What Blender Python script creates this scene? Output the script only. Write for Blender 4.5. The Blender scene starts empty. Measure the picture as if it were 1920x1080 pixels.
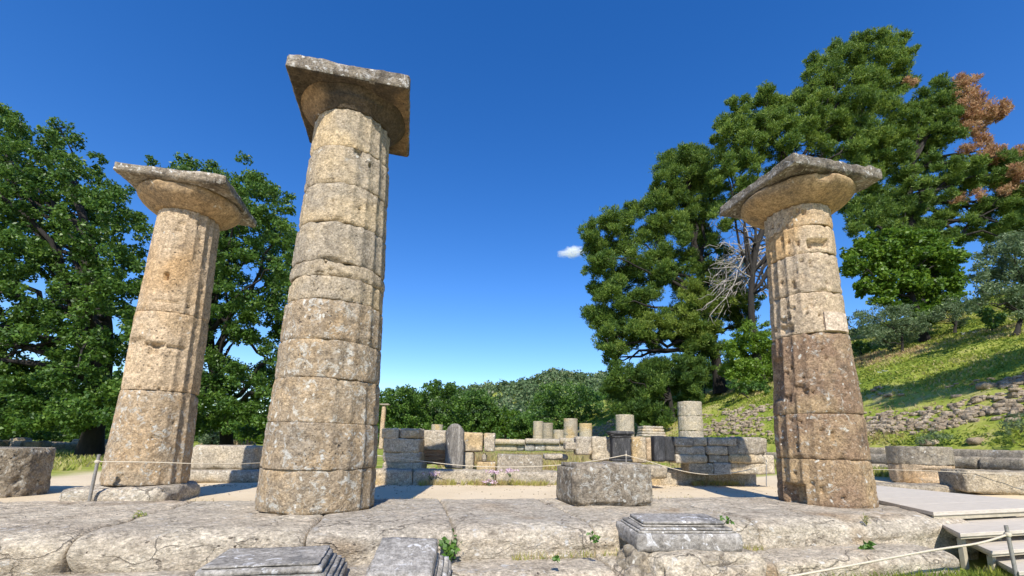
import bpy, math, numpy as np
from mathutils import Matrix, Vector

# ------------------------------------------------------------------ camera, sky, sun, exposure
scene = bpy.context.scene
C = scene.collection
R_ = math.radians
F_PX, PY, PITCH, ROLL, HC = 831.76, 673.08, 0.185365, 0.022025, 0.735
PSI = 0.22369                                        # heading of the temple front
cd = bpy.data.cameras.new('camera'); cam = bpy.data.objects.new('camera', cd); C.objects.link(cam)
cd.sensor_width = 36; cd.sensor_fit = 'HORIZONTAL'; cd.lens = F_PX / 1920 * 36
cd.shift_y = (PY - 540) / 1920
cd.clip_start = 0.05; cd.clip_end = 5000
cam.matrix_world = Matrix.Translation((0, 0, HC)) @ Matrix.Rotation(math.pi/2 + PITCH, 4, 'X') @ Matrix.Rotation(ROLL, 4, 'Z')
scene.camera = cam

SUN_EL, SUN_AZ = 44.0, 1.5                           # light travels towards +Y, slightly towards +X
w = bpy.data.worlds.new('World'); scene.world = w; w.use_nodes = True
nt = w.node_tree; nt.nodes.clear()
sky = nt.nodes.new('ShaderNodeTexSky'); sky.sky_type = 'NISHITA'; sky.sun_disc = False
sky.sun_elevation = R_(SUN_EL); sky.sun_rotation = R_(180 + SUN_AZ)
sky.altitude = 0; sky.air_density = 1.0; sky.dust_density = 0.05; sky.ozone_density = 3.0
hs = nt.nodes.new('ShaderNodeHueSaturation'); hs.inputs['Saturation'].default_value = 1.34; hs.inputs['Hue'].default_value = 0.512
bg = nt.nodes.new('ShaderNodeBackground'); bg.inputs['Strength'].default_value = 0.15
wo = nt.nodes.new('ShaderNodeOutputWorld')
nt.links.new(sky.outputs[0], hs.inputs['Color']); nt.links.new(hs.outputs[0], bg.inputs[0]); nt.links.new(bg.outputs[0], wo.inputs[0])
ld = bpy.data.lights.new('sun', 'SUN'); ld.energy = 4.6; ld.angle = R_(0.53); ld.color = (1.0, 0.94, 0.85)
sun = bpy.data.objects.new('sun', ld); C.objects.link(sun)
sd = Vector((math.sin(R_(SUN_AZ))*math.cos(R_(SUN_EL)), math.cos(R_(SUN_AZ))*math.cos(R_(SUN_EL)), -math.sin(R_(SUN_EL))))
sun.rotation_euler = sd.to_track_quat('-Z', 'Y').to_euler(); sun.location = (-2, -20, 20)
scene.view_settings.view_transform = 'Standard'; scene.view_settings.look = 'None'
scene.view_settings.gamma = 1; scene.view_settings.use_curve_mapping = False
scene.view_settings.exposure = 0.45
scene.cycles.volume_bounces = 6

# ------------------------------------------------------------------ helpers
CS, SN = math.cos(PSI), math.sin(PSI)
def W(a, b, z=0.0): return np.array([a*CS - b*SN, a*SN + b*CS, z])      # temple axes -> world
def AB(x, y): return x*CS + y*SN, -x*SN + y*CS
def ray(u, v):
    du, dv = u - 960, v - PY
    cr, sr = math.cos(ROLL), math.sin(ROLL)
    x = (du*cr + dv*sr)/F_PX; z = -(-du*sr + dv*cr)/F_PX
    c, s = math.cos(PITCH), math.sin(PITCH)
    return np.array([x, c - z*s, s + z*c])
def at_y(u, v, Y):
    r = ray(u, v); return r*(Y/r[1]) + np.array([0, 0, HC])
def at_z(u, v, z):
    r = ray(u, v); return r*((z-HC)/r[2]) + np.array([0, 0, HC])

def _hash(ix, iy, iz, seed):
    h = (ix*374761393 + iy*668265263 + iz*2147483647 + seed*1274126177) & 0xFFFFFFFF
    h = ((h ^ (h >> 13))*1274126177) & 0xFFFFFFFF
    h = ((h ^ (h >> 16))*2246822519) & 0xFFFFFFFF
    return ((h ^ (h >> 15)) & 0xFFFFFF)/float(0xFFFFFF)
def vnoise(P, seed=0):
    P = np.asarray(P, float); i = np.floor(P).astype(np.int64); f = P - i; f = f*f*(3-2*f)
    x, y, z = i[..., 0], i[..., 1], i[..., 2]; r = 0
    for dx in (0, 1):
        for dy in (0, 1):
            for dz in (0, 1):
                wgt = (f[..., 0] if dx else 1-f[..., 0])*(f[..., 1] if dy else 1-f[..., 1])*(f[..., 2] if dz else 1-f[..., 2])
                r = r + wgt*_hash(x+dx, y+dy, z+dz, seed)
    return r*2-1
def fbm(P, sc=1.0, octv=3, seed=0, gain=.5):
    P = np.asarray(P, float)*sc; r = 0; a = 1; t = 0
    for o in range(octv):
        r = r + a*vnoise(P*(2.03**o) + 17.3*o, seed+o*7); t += a; a *= gain
    return r/t
def sstep(x, a, b):
    t = np.clip((x-a)/(b-a), 0, 1); return t*t*(3-2*t)

def set_tag(o, label=None, cat=None, group=None, kind=None):
    if label: o['label'] = label
    if cat: o['category'] = cat
    if group: o['group'] = group
    if kind: o['kind'] = kind
    return o
def mesh_np(name, V, F, mat, parent=None, loc=None, rotz=0, smooth=True, attrs=None):
    """V (n,3); F (m,k) uniform polygons or a list of mixed polygons"""
    me = bpy.data.meshes.new(name)
    V = np.asarray(V, np.float32)
    if isinstance(F, list):
        lt = np.array([len(f) for f in F], np.int32); li = np.concatenate([np.asarray(f) for f in F]).astype(np.int32)
    else:
        F = np.asarray(F, np.int32); lt = np.full(len(F), F.shape[1], np.int32); li = F.ravel()
    ls = np.concatenate([[0], np.cumsum(lt)[:-1]]).astype(np.int32)
    me.vertices.add(len(V)); me.vertices.foreach_set('co', V.ravel())
    me.loops.add(len(li)); me.loops.foreach_set('vertex_index', li)
    me.polygons.add(len(lt)); me.polygons.foreach_set('loop_start', ls)
    try: me.polygons.foreach_set('loop_total', lt)
    except Exception: pass
    if attrs:
        for k, arr in attrs.items():
            at = me.attributes.new(k, 'FLOAT', 'POINT'); at.data.foreach_set('value', np.asarray(arr, np.float32))
    me.update(calc_edges=True)
    me.polygons.foreach_set('use_smooth', np.full(len(lt), smooth))
    if mat: me.materials.append(mat)
    o = bpy.data.objects.new(name, me); C.objects.link(o)
    if parent: o.parent = parent
    if loc is not None: o.location = [float(t) for t in loc]
    o.rotation_euler = (0, 0, rotz)
    return o
def empty(name, loc, label, cat, group=None, rotz=0):
    o = bpy.data.objects.new(name, None); C.objects.link(o); o.empty_display_size = .2
    o.location = [float(t) for t in loc]; o.rotation_euler = (0, 0, rotz)
    return set_tag(o, label, cat, group)

# ------------------------------------------------------------------ materials
def mat_new(name):
    m = bpy.data.materials.new(name); m.use_nodes = True
    n = m.node_tree.nodes; n.clear(); return m, n, m.node_tree.links
def stone_mat(name, c1, c2, c3, lichen=.3, lcol=(.62, .6, .52), dark=.35, dcol=(.07, .062, .052), bump=.5, scale=1.0, patch=None, patch_amt=.3, pits=.5, stretch=(1, 1, 1), fine=1.0, crack=0):
    m, n, L = mat_new(name)
    out = n.new('ShaderNodeOutputMaterial'); bs = n.new('ShaderNodeBsdfPrincipled')
    bs.inputs['Roughness'].default_value = .92; bs.inputs['Specular IOR Level'].default_value = .15
    tc = n.new('ShaderNodeTexCoord'); oi = n.new('ShaderNodeObjectInfo')
    mp = n.new('ShaderNodeVectorMath'); mp.operation = 'MULTIPLY_ADD'
    L.new(oi.outputs['Random'], mp.inputs[0]); mp.inputs[1].default_value = (37., 23., 51.)
    L.new(tc.outputs['Object'], mp.inputs[2])
    sc = n.new('ShaderNodeVectorMath'); sc.operation = 'MULTIPLY'; L.new(mp.outputs[0], sc.inputs[0]); sc.inputs[1].default_value = stretch
    vec = sc.outputs[0]
    def noise(s, d=5, r=.6, dist=0):
        t = n.new('ShaderNodeTexNoise'); t.inputs['Scale'].default_value = s*scale; t.inputs['Detail'].default_value = d
        t.inputs['Roughness'].default_value = r; t.inputs['Distortion'].default_value = dist; L.new(vec, t.inputs['Vector']); return t.outputs['Fac']
    def ramp(src, p0, p1, a=(0, 0, 0), b=(1, 1, 1)):
        r = n.new('ShaderNodeValToRGB'); r.color_ramp.elements[0].position = p0; r.color_ramp.elements[1].position = p1
        r.color_ramp.elements[0].color = (*a, 1); r.color_ramp.elements[1].color = (*b, 1); L.new(src, r.inputs[0]); return r.outputs[0]
    def mix(fac, a, b, mode='MIX', f=None):
        x = n.new('ShaderNodeMix'); x.data_type = 'RGBA'; x.blend_type = mode
        if fac is None: x.inputs[0].default_value = f
        else: L.new(fac, x.inputs[0])
        for i, s in ((6, a), (7, b)):
            if isinstance(s, tuple): x.inputs[i].default_value = (*s, 1)
            else: L.new(s, x.inputs[i])
        return x.outputs[2]
    base = mix(ramp(noise(1.1, 4, .55, .6), .36, .64), c1, c2)
    base = mix(ramp(noise(3.1, 5, .6, .3), .48, .66), base, c3)
    if patch: base = mix(ramp(noise(.75, 3, .5, .4), .62-patch_amt*.4, .72-patch_amt*.35), base, patch)
    # grain
    g = noise(38*fine, 4, .75); base = mix(ramp(g, .35, .68, (.62, .6, .57), (1.28, 1.26, 1.22)), base, base) if False else mix(None, base, ramp(g, .33, .7, (.42, .41, .39), (1.5, 1.48, 1.44)), 'MULTIPLY', .8)
    base = mix(None, base, ramp(noise(13, 6, .8, .2), .36, .66, (.55, .53, .50), (1.4, 1.38, 1.34)), 'MULTIPLY', .8)
    # dark weather stain
    dk = ramp(noise(2.3, 8, .72, .5), .66-dark*.3, .78-dark*.2)
    d2 = n.new('ShaderNodeMath'); d2.operation = 'MULTIPLY'; L.new(dk, d2.inputs[0]); L.new(ramp(noise(17, 5, .7), .35, .6), d2.inputs[1])
    base = mix(d2.outputs[0], base, dcol)
    vh = n.new('ShaderNodeTexVoronoi'); vh.inputs['Scale'].default_value = 17*scale
    wh = n.new('ShaderNodeVectorMath'); wh.operation = 'MULTIPLY_ADD'; nh = n.new('ShaderNodeTexNoise'); nh.inputs['Scale'].default_value = 14; nh.inputs['Detail'].default_value = 3; L.new(vec, nh.inputs['Vector'])
    L.new(nh.outputs['Color'], wh.inputs[0]); wh.inputs[1].default_value = (.09,)*3; L.new(vec, wh.inputs[2]); L.new(wh.outputs[0], vh.inputs['Vector'])
    hm = n.new('ShaderNodeMath'); hm.operation = 'MULTIPLY'; L.new(ramp(vh.outputs['Distance'], .13, .24, (1, 1, 1), (0, 0, 0)), hm.inputs[0]); L.new(ramp(noise(2.6, 5, .7), .50, .62), hm.inputs[1])
    holes = hm.outputs[0]
    if crack:
        vc = n.new('ShaderNodeTexVoronoi'); vc.feature = 'DISTANCE_TO_EDGE'; vc.inputs['Scale'].default_value = 1.7
        wc = n.new('ShaderNodeVectorMath'); wc.operation = 'MULTIPLY_ADD'; nc = n.new('ShaderNodeTexNoise'); nc.inputs['Scale'].default_value = 2.6; nc.inputs['Detail'].default_value = 7; L.new(vec, nc.inputs['Vector'])
        L.new(nc.outputs['Color'], wc.inputs[0]); wc.inputs[1].default_value = (.9, .9, .35); L.new(vec, wc.inputs[2]); L.new(wc.outputs[0], vc.inputs['Vector'])
        cm = n.new('ShaderNodeMath'); cm.operation = 'MULTIPLY'; L.new(ramp(vc.outputs['Distance'], .004, .016, (1, 1, 1), (0, 0, 0)), cm.inputs[0]); L.new(ramp(noise(1.7, 3), .45, .58), cm.inputs[1])
        ck = cm.outputs[0]; c2_ = n.new('ShaderNodeMath'); c2_.operation = 'MULTIPLY'; c2_.inputs[1].default_value = crack; L.new(ck, c2_.inputs[0]); base = mix(c2_.outputs[0], base, dcol)
    if pits > .3: base = mix(holes, base, tuple(x*.9 for x in dcol))
    # lichen spots
    if lichen > 0:
        vo = n.new('ShaderNodeTexVoronoi'); vo.inputs['Scale'].default_value = 10*scale; vo.inputs['Randomness'].default_value = 1
        wv = n.new('ShaderNodeVectorMath'); wv.operation = 'MULTIPLY_ADD'
        nz = n.new('ShaderNodeTexNoise'); nz.inputs['Scale'].default_value = 9*scale; nz.inputs['Detail'].default_value = 5; L.new(vec, nz.inputs['Vector'])
        L.new(nz.outputs['Color'], wv.inputs[0]); wv.inputs[1].default_value = (.16/scale,)*3; L.new(vec, wv.inputs[2]); L.new(wv.outputs[0], vo.inputs['Vector'])
        spots = ramp(vo.outputs['Distance'], .16, .24, (1, 1, 1), (0, 0, 0))
        gate = ramp(noise(1.9, 5, .65, .2), .62-lichen*.28, .68-lichen*.2)
        sel = ramp(vo.outputs['Color'], .35, .5)
        mm = n.new('ShaderNodeMath'); mm.operation = 'MULTIPLY'; L.new(spots, mm.inputs[0]); L.new(gate, mm.inputs[1])
        m3 = n.new('ShaderNodeMath'); m3.operation = 'MULTIPLY'; L.new(mm.outputs[0], m3.inputs[0]); L.new(sel, m3.inputs[1])
        base = mix(m3.outputs[0], base, lcol)
        f2 = ramp(noise(8.5, 8, .8, .8), .60-lichen*.06, .66-lichen*.05)
        m2 = n.new('ShaderNodeMath'); m2.operation = 'MULTIPLY'; L.new(f2, m2.inputs[0]); L.new(gate, m2.inputs[1])
        base = mix(m2.outputs[0], base, tuple(x*.85 for x in lcol))
    tint = ramp(oi.outputs['Random'], 0, 1, (.9, .9, .92), (1.08, 1.05, 1.0))
    base = mix(None, base, tint, 'MULTIPLY', .9)
    L.new(base, bs.inputs['Base Color'])
    # bump
    def add(a, b, ka=1., kb=1.):
        x = n.new('ShaderNodeMath'); x.operation = 'MULTIPLY_ADD'; L.new(b, x.inputs[0]); x.inputs[1].default_value = kb; L.new(a, x.inputs[2]); return x.outputs[0]
    vp = n.new('ShaderNodeTexVoronoi'); vp.inputs['Scale'].default_value = 26*scale; L.new(vec, vp.inputs['Vector'])
    pit = ramp(vp.outputs['Distance'], .0, .35)
    h = add(noise(9, 8, .75, .3), noise(45*fine, 4, .7), 1, .45)
    h = add(h, pit, 1, pits*.35); h = add(h, holes, 1, -.6*pits); h = add(h, ck, 1, -.5) if crack else h
    b = n.new('ShaderNodeBump'); b.inputs['Strength'].default_value = bump; b.inputs['Distance'].default_value = .045/scale
    L.new(h, b.inputs['Height']); L.new(b.outputs[0], bs.inputs['Normal'])
    L.new(bs.outputs[0], out.inputs[0]); return m
def plain_mat(name, col, rough=.8, nscale=20, var=.25, bump=.2, stretch=(1, 1, 1), metal=0):
    m, n, L = mat_new(name)
    out = n.new('ShaderNodeOutputMaterial'); bs = n.new('ShaderNodeBsdfPrincipled'); bs.inputs['Roughness'].default_value = rough; bs.inputs['Metallic'].default_value = metal
    tc = n.new('ShaderNodeTexCoord'); mp = n.new('ShaderNodeMapping'); mp.inputs['Scale'].default_value = stretch; L.new(tc.outputs['Object'], mp.inputs[0])
    t = n.new('ShaderNodeTexNoise'); t.inputs['Scale'].default_value = nscale; t.inputs['Detail'].default_value = 6; t.inputs['Roughness'].default_value = .65; L.new(mp.outputs[0], t.inputs['Vector'])
    r = n.new('ShaderNodeValToRGB'); r.color_ramp.elements[0].position = .3; r.color_ramp.elements[1].position = .7
    r.color_ramp.elements[0].color = (*[c*(1-var) for c in col], 1); r.color_ramp.elements[1].color = (*[min(1, c*(1+var)) for c in col], 1)
    L.new(t.outputs['Fac'], r.inputs[0]); L.new(r.outputs[0], bs.inputs['Base Color'])
    b = n.new('ShaderNodeBump'); b.inputs['Strength'].default_value = bump; b.inputs['Distance'].default_value = .02; L.new(t.outputs['Fac'], b.inputs['Height']); L.new(b.outputs[0], bs.inputs['Normal'])
    L.new(bs.outputs[0], out.inputs[0]); return m
def leaf_mat(name, cols, trans=.35, gloss=.45):
    """cols: dark to light list, chosen by the attribute 'rnd' of every leaf"""
    m, n, L = mat_new(name)
    out = n.new('ShaderNodeOutputMaterial'); bs = n.new('ShaderNodeBsdfPrincipled'); bs.inputs['Roughness'].default_value = gloss
    bs.inputs['Specular IOR Level'].default_value = .35
    at = n.new('ShaderNodeAttribute'); at.attribute_name = 'rnd'
    r = n.new('ShaderNodeValToRGB'); e = r.color_ramp.elements
    while len(e) < len(cols): e.new(.5)
    for i, c in enumerate(cols): e[i].position = i/(len(cols)-1); e[i].color = (*c, 1)
    L.new(at.outputs['Fac'], r.inputs[0]); L.new(r.outputs[0], bs.inputs['Base Color'])
    tr = n.new('ShaderNodeBsdfTranslucent'); hv = n.new('ShaderNodeHueSaturation'); hv.inputs['Value'].default_value = 1.5; hv.inputs['Hue'].default_value = .49
    L.new(r.outputs[0], hv.inputs['Color']); L.new(hv.outputs[0], tr.inputs['Color'])
    mx = n.new('ShaderNodeMixShader'); mx.inputs[0].default_value = trans; L.new(bs.outputs[0], mx.inputs[1]); L.new(tr.outputs[0], mx.inputs[2]); L.new(mx.outputs[0], out.inputs[0])
    return m

GREY, TAN, BUFF = (.30, .265, .215), (.46, .37, .25), (.38, .32, .235)
M = {}
M['col_c_low'] = stone_mat('shell_limestone_grey_brown', (.41, .325, .225), (.35, .295, .22), (.46, .35, .22), lichen=1.15, dark=.36, patch=(.46, .33, .19), patch_amt=.02, bump=.8)
M['col_c_up'] = stone_mat('shell_limestone_grey', (.44, .375, .28), (.37, .33, .265), (.50, .42, .30), lichen=.3, dark=.25, bump=.8, patch=(.55, .44, .28), patch_amt=.35)
M['col_l'] = stone_mat('shell_limestone_orange', (.57, .445, .295), (.53, .425, .30), (.62, .49, .34), lichen=.35, dark=.2, bump=.75, patch=(.54, .37, .20), patch_amt=.18)
M['col_l_low'] = stone_mat('shell_limestone_orange_lichen', (.48, .365, .235), (.42, .345, .25), (.53, .39, .24), lichen=1.1, dark=.22, bump=.75, patch=(.50, .30, .13), patch_amt=.2)
M['col_r'] = stone_mat('shell_limestone_buff', (.50, .40, .28), (.45, .375, .28), (.56, .45, .32), lichen=.3, dark=.3, bump=.7, patch=(.5, .35, .19), patch_amt=.3)
M['col_r_low'] = stone_mat('shell_limestone_brown', (.27, .185, .125), (.34, .24, .155), (.42, .31, .20), lichen=.7, dark=.35, bump=.8, patch=(.46, .34, .20), patch_amt=.25)
M['echinus'] = stone_mat('echinus_limestone', (.44, .31, .175), (.34, .26, .17), (.48, .36, .22), lichen=.15, dark=.6, dcol=(.12, .095, .07), bump=.35, pits=.2)
M['shade_crust_under'] = stone_mat('shade_crust_limestone', (.085, .07, .05), (.14, .11, .075), (.06, .05, .04), lichen=.15, dark=.6, bump=.8, patch=(.30, .21, .12), patch_amt=.22)  # shade under the slab painted into the stone colour, along with black crust
M['abacus'] = stone_mat('abacus_limestone', (.27, .24, .19), (.40, .35, .28), (.18, .155, .125), lichen=1.1, lcol=(.66, .64, .58), dark=.75, bump=.9)
M['stylo'] = stone_mat('stylobate_limestone', (.60, .53, .425), (.53, .48, .395), (.66, .60, .49), lichen=.6, lcol=(.68, .66, .6), dark=.42, dcol=(.13, .105, .08), bump=1.0, patch=(.44, .34, .23), patch_amt=.08, stretch=(.85, 1, 1.25), crack=.5)
M['block'] = stone_mat('block_limestone', (.40, .35, .27), (.33, .295, .235), (.46, .40, .30), lichen=.6, dark=.35, bump=.8)
M['block_dark'] = stone_mat('block_limestone_dark', (.36, .31, .24), (.42, .37, .29), (.28, .24, .185), lichen=1.1, dark=.5, bump=.95)
M['wall'] = stone_mat('wall_limestone', (.47, .42, .335), (.42, .38, .31), (.54, .47, .355), lichen=.5, dark=.28, bump=.7, patch=(.55, .42, .24), patch_amt=.2)
M['patch'] = stone_mat('new_repair_stone', (.60, .50, .40), (.56, .47, .38), (.64, .53, .43), lichen=0, dark=.0, bump=.35)
M['brick'] = stone_mat('thin_brick', (.52, .31, .17), (.60, .37, .20), (.44, .25, .14), lichen=.1, dark=.2, bump=.8, stretch=(.6, .6, 6))
M['marble'] = stone_mat('grey_marble', (.37, .355, .325), (.29, .28, .26), (.45, .43, .395), lichen=.7, lcol=(.8, .8, .78), dark=.4, dcol=(.10, .10, .10), bump=.5, pits=.3)
M['marble_mid'] = stone_mat('streaked_marble', (.22, .21, .195), (.15, .145, .14), (.33, .32, .30), lichen=.4, lcol=(.75, .74, .7), dark=.5, bump=.5, stretch=(4, 4, .6))
M['marble_dark'] = stone_mat('dark_marble', (.06, .063, .07), (.045, .048, .052), (.10, .103, .11), lichen=.1, dark=.2, bump=.25, pits=.1, stretch=(3, 3, .7))
M['rubble'] = stone_mat('rubble_stone', (.36, .29, .20), (.44, .37, .27), (.28, .22, .15), lichen=.5, dark=.3, bump=.6)
M['oak'] = leaf_mat('oak_leaves', [(.025, .055, .012), (.055, .12, .018), (.10, .19, .028), (.19, .29, .05)], .35)
M['oak2'] = leaf_mat('broad_leaves', [(.03, .075, .018), (.065, .145, .025), (.11, .20, .035), (.18, .28, .055)], .35)
M['pine'] = leaf_mat('pine_needles', [(.025, .06, .012), (.065, .13, .02), (.14, .22, .03), (.27, .35, .06)], .35, .6)
M['pine_b'] = leaf_mat('pine_needles_yellowish', [(.06, .10, .014), (.13, .19, .025), (.21, .28, .04), (.32, .38, .07)], .35, .6)
M['dead'] = leaf_mat('dead_needles', [(.20, .10, .06), (.34, .185, .09), (.44, .27, .13), (.40, .31, .15)], .3, .7)
M['maple'] = leaf_mat('bright_leaves', [(.03, .08, .01), (.08, .16, .015), (.14, .24, .022), (.21, .32, .04)], .4)
M['olive'] = leaf_mat('olive_leaves', [(.05, .09, .035), (.10, .155, .065), (.16, .22, .10), (.24, .30, .15)], .3)
M['forest'] = leaf_mat('hazed_forest_leaves', [(.045, .085, .04), (.075, .13, .05), (.12, .18, .07), (.18, .24, .11), (.28, .28, .19)], .25, .8)  # paler, greyer leaf tones carry the distance haze in their colour
M['grass'] = leaf_mat('grass_blades', [(.07, .12, .018), (.17, .235, .03), (.31, .34, .05), (.50, .43, .20), (.36, .25, .13)], .4, .7)
M['weed'] = leaf_mat('weed_leaves', [(.05, .12, .02), (.09, .19, .03), (.14, .25, .04)], .35)
M['yellow'] = leaf_mat('yellow_scrub', [(.12, .17, .02), (.22, .26, .03), (.38, .38, .03)], .35)
M['pink'] = leaf_mat('pink_petals', [(.50, .36, .42), (.66, .50, .58), (.75, .66, .70)], .3)
M['white_fl'] = leaf_mat('white_petals', [(.6, .6, .5), (.75, .75, .68)], .3)
M['bark'] = plain_mat('bark', (.022, .018, .014), .95, 7, .5, .9, (1, 1, .3))
M['bark_grey'] = plain_mat('dead_wood', (.36, .32, .28), .9, 10, .3, .5)
M['deck'] = plain_mat('pale_boards', (.54, .48, .39), .8, 5, .2, .3, (1, 14, 9))
M['deck_side'] = plain_mat('board_frame', (.42, .37, .27), .8, 8, .2, .2)
M['post'] = plain_mat('galvanised_post', (.30, .28, .25), .55, 30, .25, .2, metal=.3)
M['rope'] = plain_mat('rope', (.55, .48, .36), .9, 60, .2, .4)
M['white_paint'] = plain_mat('white_paint', (.75, .75, .73), .6, 3, .05, .0)

# ------------------------------------------------------------------ terrain
HA = np.array([-500, 13.2, 14.2, 15.2, 16.5, 18, 20, 22, 26, 30, 36, 46, 60, 90, 400.])
HZ = np.array([0, .0, .25, .95, 1.75, 2.65, 3.6, 4.45, 6.0, 7.6, 9.9, 13.2, 16.5, 19, 22.])
def ground_z(x, y):
    x = np.asarray(x, float); y = np.asarray(y, float)
    a, b = AB(x, y)
    z = -.46 + .31*sstep(b, 4.6, 5.4)
    z = z - .02*sstep(b, 12, 30)
    z = z - .16*sstep(-a, 6, 14)*sstep(b, 8, 16)
    z = z + .25*sstep(a, 9.5, 12.5)*sstep(b, 4, 8)
    z = z + .30*sstep(a, .5, 1.5)*(1-sstep(a, 9, 10))*sstep(b, 11, 12)*(1-sstep(b, 40, 45))
    P = np.stack([x, y, 0*x], -1)
    hill = np.interp(a, HA, HZ)
    fade = 1-.75*sstep(b, 60, 130)
    z = z + hill*fade + sstep(a, 14, 20)*(.35*fbm(P, .25, 3, 5)+.12*fbm(P, 1.1, 2, 9))
    # wooded ridge far behind
    r = np.hypot(x, y)
    ridge = np.interp(x/np.maximum(y, 1), [-3, -1, -.3, -.12, -.02, .05, .09, .14, .25, .5, 3], [.02, .03, .06, .105, .112, .118, .136, .13, .12, .1, .05])
    z = z + np.where(y > 0, sstep(r, 110, 210)*ridge*188*(1+.05*fbm(P, .03, 3, 3)), 0)
    z = z + .02*fbm(P, 1.5, 2, 11)*sstep(b, 6.2, 7.0)*(1-sstep(a, 6, 7)*0)
    return z
def on_ground(u, v, ymax=200):
    r = ray(u, v); ts = np.concatenate([np.linspace(3, 60, 600), np.linspace(60, ymax, 400)])
    P = r[None]*(ts/r[1])[:, None] + np.array([0, 0, HC])
    d = P[:, 2] - ground_z(P[:, 0], P[:, 1])
    k = np.argmax(d < 0)
    return P[k] if d[k] < 0 else P[-1]
def grid_axis(lo, hi, fine_lo, fine_hi, st, g=1.12):
    mid = list(np.arange(fine_lo, fine_hi, st)); a = []; s = st; x = fine_lo
    while x > lo: s *= g; x -= s; a.append(x)
    b = []; s = st; x = mid[-1]
    while x < hi: s *= g; x += s; b.append(x)
    return np.array(a[::-1] + mid + b)
gx = grid_axis(-1500, 1500, -9, 34, .3); gy = grid_axis(-400, 2500, 2.5, 45, .3)
X, Y = np.meshgrid(gx, gy); Z = ground_z(X, Y)
nx, ny = len(gx), len(gy)
idx = np.arange(nx*ny).reshape(ny, nx)
Fg = np.stack([idx[:-1, :-1], idx[:-1, 1:], idx[1:, 1:], idx[1:, :-1]], -1).reshape(-1, 4)
m, n, L = mat_new('ground_soil_grass')
out = n.new('ShaderNodeOutputMaterial'); bs = n.new('ShaderNodeBsdfPrincipled'); bs.inputs['Roughness'].default_value = .95; bs.inputs['Specular IOR Level'].default_value = .1
at = n.new('ShaderNodeAttribute'); at.attribute_name = 'grassy'; tc = n.new('ShaderNodeTexCoord')
def gn(s, d=5, r=.6):
    t = n.new('ShaderNodeTexNoise'); t.inputs['Scale'].default_value = s; t.inputs['Detail'].default_value = d; t.inputs['Roughness'].default_value = r; L.new(tc.outputs['Object'], t.inputs['Vector']); return t.outputs['Fac']
def gr(src, stops):
    r = n.new('ShaderNodeValToRGB'); e = r.color_ramp.elements
    while len(e) < len(stops): e.new(.5)
    for i, (p, c) in enumerate(stops): e[i].position = p; e[i].color = (*c, 1)
    L.new(src, r.inputs[0]); return r.outputs[0]
def gm(fac, a, b, mode='MIX', f=1):
    x = n.new('ShaderNodeMix'); x.data_type = 'RGBA'; x.blend_type = mode
    if fac is None: x.inputs[0].default_value = f
    else: L.new(fac, x.inputs[0])
    L.new(a, x.inputs[6]); L.new(b, x.inputs[7]); return x.outputs[2]
sand = gr(gn(.9, 6, .65), [(.3, (.62, .50, .33)), (.7, (.72, .60, .42))])
sand = gm(None, sand, gr(gn(60, 3, .7), [(.3, (.75, .74, .72)), (.7, (1.15, 1.15, 1.15))]), 'MULTIPLY', .6)
grs = gr(gn(.55, 6, .65), [(.30, (.12, .17, .025)), (.45, (.22, .28, .04)), (.56, (.32, .34, .07)), (.66, (.42, .37, .16)), (.78, (.33, .24, .14))])
grs = gm(None, grs, gr(gn(14, 5, .75), [(.3, (.5, .5, .5)), (.7, (1.3, 1.3, 1.2))]), 'MULTIPLY', .8)
L.new(gm(at.outputs['Fac'], sand, grs), bs.inputs['Base Color'])
bp = n.new('ShaderNodeBump'); bp.inputs['Strength'].default_value = .45; bp.inputs['Distance'].default_value = .03; L.new(gn(45, 6, .75), bp.inputs['Height']); L.new(bp.outputs[0], bs.inputs['Normal'])
L.new(bs.outputs[0], out.inputs[0]); M['ground'] = m
A_, B_ = AB(X, Y)
nz = fbm(np.stack([X, Y, 0*X], -1), .8, 3, 21)
grassy = np.clip(sstep(A_, 11, 12.5) + sstep(B_+nz*.8, 11.2, 11.8)*sstep(A_, .4, .9) + sstep(B_+.6*nz, 12.5, 13.5) + (1-sstep(B_, 4.5, 5.0))*sstep(A_, 3.4, 4.2) , 0, 1)
grassy = np.maximum(grassy, sstep(-A_, 6.5, 7.5)*sstep(B_+nz, 10.0, 10.8))
g = mesh_np('ground', np.stack([X, Y, Z], -1).reshape(-1, 3), Fg, M['ground'], attrs={'grassy': grassy.ravel()})
set_tag(g, kind='structure')

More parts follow.
